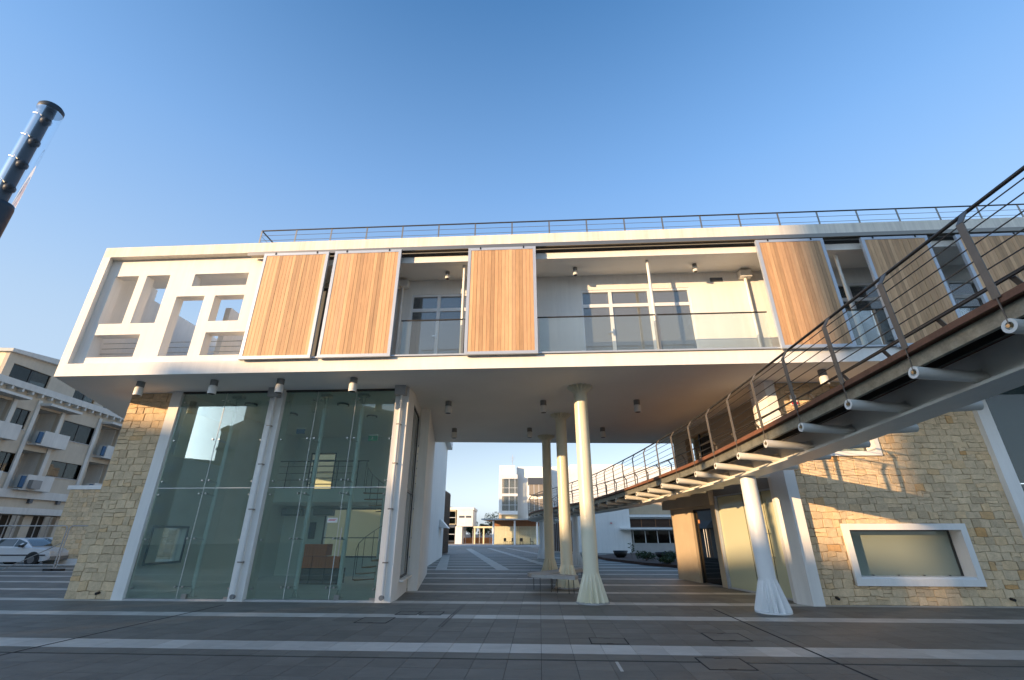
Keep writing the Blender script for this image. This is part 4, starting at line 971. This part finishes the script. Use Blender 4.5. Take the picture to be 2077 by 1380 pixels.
for zz in (12.9, 13.2, 13.5): g.cyl((1.8, 1.5, zz), (2.6, 1.5, zz), .02, 5)
g.build('antenna', 'concrete', TW)
LW_ = thing('long_white_building', 'long white building with a stepped parapet behind the footbridge', 'building', (.9, 79, 0), 0)
g = G(); g.prism([(-.1, 0), (5.2, -2.2), (5.2, 6), (-.1, 6)], 3.6, 11.6); g.build('angled_wall', 'white_plaster', LW_)
g = G(); g.box(5.2, 27, -.5, 6, 3.0, 11.7); g.box(-.1, 27, -2.2 + 2.3, 6, 11.7, 12.0); g.build('main_wall', 'white_plaster', LW_)
g = G(); g.box(9, 18, .2, 6, 12.0, 12.4); g.build('parapet_step', 'white_plaster', LW_)
o = G().box(1.7, 4.3, -2.5, -.5, 8.9, 9.95).build('window_hood', 'dark_panel', LW_)
for z0, z1 in ((7.4, 8.9), (4.9, 6.7)):
    o = G().box(1.85, 4.2, -2.42, -.6, z0, z1).build('window', 'curtain', LW_); g = G()
    for k in range(4): x = 1.85 + k * .78; g.box(x - .03, x + .03, -2.47, -2.43, z0, z1)
    g.build('glazing_bar', 'white_paint', o)
# nearer white block on the right of the plaza
NB = thing('white_plaza_block', 'low white block with a louvred screen and a strip window behind the footbridge', 'building', (7.66, 45, 0), 0)
G().prism([(-4.2, 2.2), (-.1, 0), (3.1, -.3), (3.1, 6), (-4.2, 6)], 0, 4.27).build('wall', 'white_plaster', NB)
g = wall(3.1, 12, .0, .25, 0, 4.27, [(3.25, 12, .82, 1.85), (3.15, 12, 2.15, 2.85)]); g.build('strip_wall', 'concrete', NB)
G().box(3.1, 12, -.02, -.001, 3.25, 4.25).build('tan_band', 'tan_plaster', NB); G().box(3.05, 12, -.35, -.021, 3.0, 3.2).build('white_ledge', 'white_plaster', NB)
G().box(2.1, 12, -1.1, -.022, 1.95, 2.08).build('canopy', 'white_plaster', NB)
G().box(3.1, 12, .5, .6, 0, 4).build('room_wall', 'dark_room', NB)
for k in range(5): G().box(3.35 + k * 1.1, 3.42 + k * 1.1, .1, .16, .82, 1.85).build('mullion', 'white_paint', NB)
G().box(3.3, 12, .12, .13, .82, 1.85).build('pane', 'window_glass', NB)
for k in range(6): G().box(3.2, 12, .02, .08, 2.2 + k * .105, 2.25 + k * .105).build('slat', 'screen_wood', NB)
for k in range(5): G().box(4.2 + k * 1.3, 4.24 + k * 1.3, -.0, .09, 2.15, 2.85).build('slat_post', 'cafe_wood', NB)
for k in range(14):
    x0 = -4.1 + k * .16; y0 = 2.2 - (x0 + 4.1) * .5366
    G().box(x0, x0 + .09, y0 - .22, y0 - .12, .1, 2.75).build('screen_slat', 'screen_wood', NB)
a2 = G().box(-.1, .1, -.06, 0, -.1, .14).build('alarm_box', 'lamp_white', loc=(9.05, 44.82, 2.55), **tg('tiny white alarm box on the shaded white block behind the bridge', 'alarm')); G().box(-.09, .09, -.08, -.061, -.09, -.02).build('warning_light', 'red_plastic', a2)

# planting bed, bowls, plants, hand rail
bed = G(); bed.prism([(6.0, 36.5), (6.1, 33), (7.3, 28.0), (9.0, 24.5), (13, 24.0), (14, 41), (9.0, 41)], .0, .14); bed.build('planting_bed', 'soil', kind='structure')
def leaf_cluster(g, c, rx, rz, n, size, r):
    for k in range(n):
        while True:
            p = Vector((r.uniform(-1, 1), r.uniform(-1, 1), r.uniform(-1, 1)))
            if p.length < 1: break
        p = Vector((p.x * rx, p.y * rx, p.z * rz)) + Vector(c)
        u = Vector((r.uniform(-1, 1), r.uniform(-1, 1), r.uniform(-1, 1))).normalized(); v = u.cross(Vector((r.uniform(-1, 1), r.uniform(-1, 1), r.uniform(-1, 1)))).normalized()
        s_ = size * r.uniform(.6, 1.3)
        g.add([tuple(p - u * s_), tuple(p + v * s_ * .4), tuple(p + u * s_), tuple(p - v * s_ * .4)], [(0, 1, 2, 3)], tone=r.random() * .98 + .01)
def shrub(loc, rx, rz, label, seed, n=500):
    t = thing('shrub', label, 'shrub', loc, 0, 'shrubs in the planting bed'); r = random.Random(seed)
    g = G()
    for k in range(6): leaf_cluster(g, (r.uniform(-rx, rx) * .6, r.uniform(-rx, rx) * .6, rz * r.uniform(.6, 1.1)), rx * .55, rz * .55, n // 6, .07, r)
    g.build('foliage', 'leaf', t)
    g = G()
    for k in range(5): g.cyl((0, 0, 0), (r.uniform(-rx, rx) * .6, r.uniform(-rx, rx) * .6, rz * .9), .012, 5)
    g.build('stems', 'bark', t)
shrub((7.9, 29.8, .1), .55, .38, 'bushy shrub next to the dark bowl planter', 1); shrub((8.9, 28.4, .1), .6, .40, 'wide low shrub in the middle of the planting bed', 2)
shrub((9.6, 27.0, .1), .65, .42, 'dark shrub in the planting bed near the handrail', 3); shrub((8.4, 27.0, .1), .55, .25, 'lowest shrub at the front edge of the planting bed', 4); shrub((10.8, 28.5, .1), .6, .5, 'tallest shrub at the right end of the planting bed', 5)
def bowl(loc, label, m, r=.5, h=.45):
    t = thing('bowl_planter', label, 'planter', loc, 0, 'round bowl planters')
    G().lathe([(r * .45, 0), (r * .8, h * .4), (r, h), (r * .94, h), (r * .85, h * .85)], n=24).build('bowl', m, t); G().cyl((0, 0, h * .8), (0, 0, h * .88), r * .84, 20).build('soil_fill', 'soil', t)
bowl((7.3, 33.8, .1), 'dark round bowl planter in front of the white block', 'black'); bowl((5.4, 36.5, 0), 'pale round bowl planter behind the nearest cream column', 'white_plaster', .55, .4); bowl((9.8, 32.5, .1), 'dark bowl planter behind the shrubs', 'black', .55, .4)
g = G(); sap = thing('sapling', 'thin leafy sapling beside the dark bowl planter', 'plant', (7.75, 32.5, .1))
g.cyl((0, 0, 0), (0, 0, .85), .012, 6); g.build('stem', 'bark', sap); g = G(); r_ = random.Random(5)
for k in range(14): a_ = r_.uniform(0, 6.28); z_ = .3 + k * .045; g.add([(0, 0, z_), (.13 * math.cos(a_), .13 * math.sin(a_), z_ + .1), (.24 * math.cos(a_), .24 * math.sin(a_), z_ + .06), (.12 * math.cos(a_ + .4), .12 * math.sin(a_ + .4), z_ + .02)], [(0, 1, 2, 3)])
g.build('leaves', 'leaf', sap)
hs_ = thing('stair_handrail', 'small steel handrail with wires beside the tan entrance wall', 'handrail', (6.95, 20.9, 0))
g = G(); g.tube([(0, 0, 0), (0, 0, .95), (.9, .6, 1.25), (2.0, 1.4, 1.3)], .022, 8); g.build('rail', 'dark_steel', hs_)
for k in range(4): G().cyl((0, 0, .2 + k * .18), (2.0, 1.4, .5 + k * .2), .007, 5).build('wire', 'dark_steel', hs_)
G().cyl((.9, .6, 0), (.9, .6, 1.2), .018, 6).build('post', 'dark_steel', hs_)

# palm and trees
def tree(loc, h, rx, label, seed, n=1500):
    t = thing('tree', label, 'tree', loc, 0, 'trees behind the plaza'); r = random.Random(seed)
    g = G(); g.cyl((0, 0, 0), (.1, 0, h * .55), .16, 8, .09)
    for k in range(6): a_ = r.uniform(0, 6.28); g.cyl((.08, 0, h * r.uniform(.3, .5)), (math.cos(a_) * rx * .6, math.sin(a_) * rx * .6, h * r.uniform(.65, .85)), .06, 6, .02)
    g.build('trunk', 'bark', t); g = G()
    for k in range(14):
        a_ = r.uniform(0, 6.28); q = r.uniform(0, .75) * rx; leaf_cluster(g, (math.cos(a_) * q, math.sin(a_) * q, h * r.uniform(.5, .95)), rx * .42, h * .14, n // 14, .16, r)
    g.build('crown', 'leaf', t)
tree((-3.2, 88, 0), 5.2, 2.2, 'dark tree rising behind the right end of the pergola', 31); tree((-7.6, 92, 0), 3.6, 1.8, 'low tree behind the middle of the pergola', 32)
tree((-5.2, 90, 0), 3.4, 1.6, 'smallest tree behind the pergola roof', 33); tree((-10.8, 90, 0), 3.2, 2.0, 'tree seen between the low building and the pergola columns', 34)
pt_ = thing('palm_tree', 'palm tree with a round crown above the low far building', 'palm', (-12.2, 90, 0)); r = random.Random(9)
G().cyl((0, 0, 0), (0, 0, 5.9), .22, 10, .16).build('trunk', 'bark', pt_)
g = G()
for k in range(46):
    a_ = r.uniform(0, 6.28); e_ = r.uniform(-.7, 1.35); L_ = r.uniform(1.1, 1.5); prev = Vector((0, 0, 6.0)); dirv = Vector((math.cos(a_) * math.cos(e_), math.sin(a_) * math.cos(e_), math.sin(e_)))
    side = Vector((-math.sin(a_), math.cos(a_), 0))
    for j in range(5):
        nx = prev + dirv * L_ / 5; dirv = (dirv + Vector((0, 0, -.18))).normalized(); wd = .16 * (1 - abs(j - 1.5) / 4)
        g.add([tuple(prev - side * wd), tuple(nx - side * wd), tuple(nx + side * wd), tuple(prev + side * wd)], [(0, 1, 2, 3)], tone=r.random() * .9 + .05); prev = nx
g.build('crown', 'palm_leaf', pt_)

# ------------------------------------------------------------------ buildings across the street, behind the camera: they shade the plaza and show in the glass
def street_block(q0, q1, D, top, label, m='beige_render'):
    jut = 'jutting' in label
    sd = SUN_DIR; pv = Vector((.6, -.8, 0))      # across the sun's direction
    c = sd * D + pv * (q0 + q1) / 2; rz = math.atan2(pv.y, pv.x)
    t = thing('street_building', label, 'building', (c.x, c.y, 0), rz, 'buildings across the street')
    hw = (q1 - q0) / 2; G().box(-hw, hw, -6, 6, 0, top - .6).build('wall', m, t); G().box(-hw - .0, hw + .0, -6.2, 6.2, top - .6, top).build('cornice', 'old_white_render', t)
    if jut:
        for zz in (16.0, 19.6): G().box(-hw - 2.2, -hw - .01, 2.0, 6.0, zz, zz + .5).build('balcony_slab', 'old_white_render', t)
    fl = int((top - 1.5) / 3.2)
    wg = G().box(-.8, .8, -.03, .03, -.7, .7).mesh('window', 'concrete')
    nw = min(int(2 * hw / 3.4), 12)
    for i in range(fl):
        for j in range(nw):
            o = bpy.data.objects.new('window', wg); COL.objects.link(o); o.parent = t; o.location = (-hw + 2 * hw * (j + .5) / nw, 6.02, 2.2 + i * 3.2)
DD = 85.0; tn = math.tan(R(SUN_EL))
def top_for(thr, xref, yref): return thr + (DD - 6.2 + (-(SUN_DIR.x * xref + SUN_DIR.y * yref))) * tn
street_block(-74, -15.6, DD, top_for(4.8, -11, 13), 'tallest beige block across the street behind the viewer')
street_block(-15.5, -12.6, DD, top_for(5.5, -6, 12), 'narrow tall block across the street behind the viewer', 'old_white_render')
street_block(-12.5, -4.0, DD, top_for(1.7, 5, 12), 'lower long block across the street behind the viewer', 'cream_plaster')
street_block(-3.9, -.4, DD, top_for(12.5, 10, 11), 'tall narrow block at the right across the street behind the viewer', 'beige_render')
street_block(-.3, 7.0, DD, 13.6, 'lowest block across the street behind the viewer, in the gap between two tall ones', 'old_white_render')
street_block(-1.2, 10.5, 170.0, 14.5 + 164 * tn, 'unseen distant tower added to block the sun in the gap of the row across the street', 'beige_render')  # invented tower, only keeps direct sun from passing the low gap
street_block(7.1, 10.6, DD, 21.3, 'block beside the gap across the street behind the viewer, with two jutting balconies', 'old_white_render')
street_block(10.7, 70, DD, 29.0, 'broad tall block farthest right across the street behind the viewer', 'beige_render')
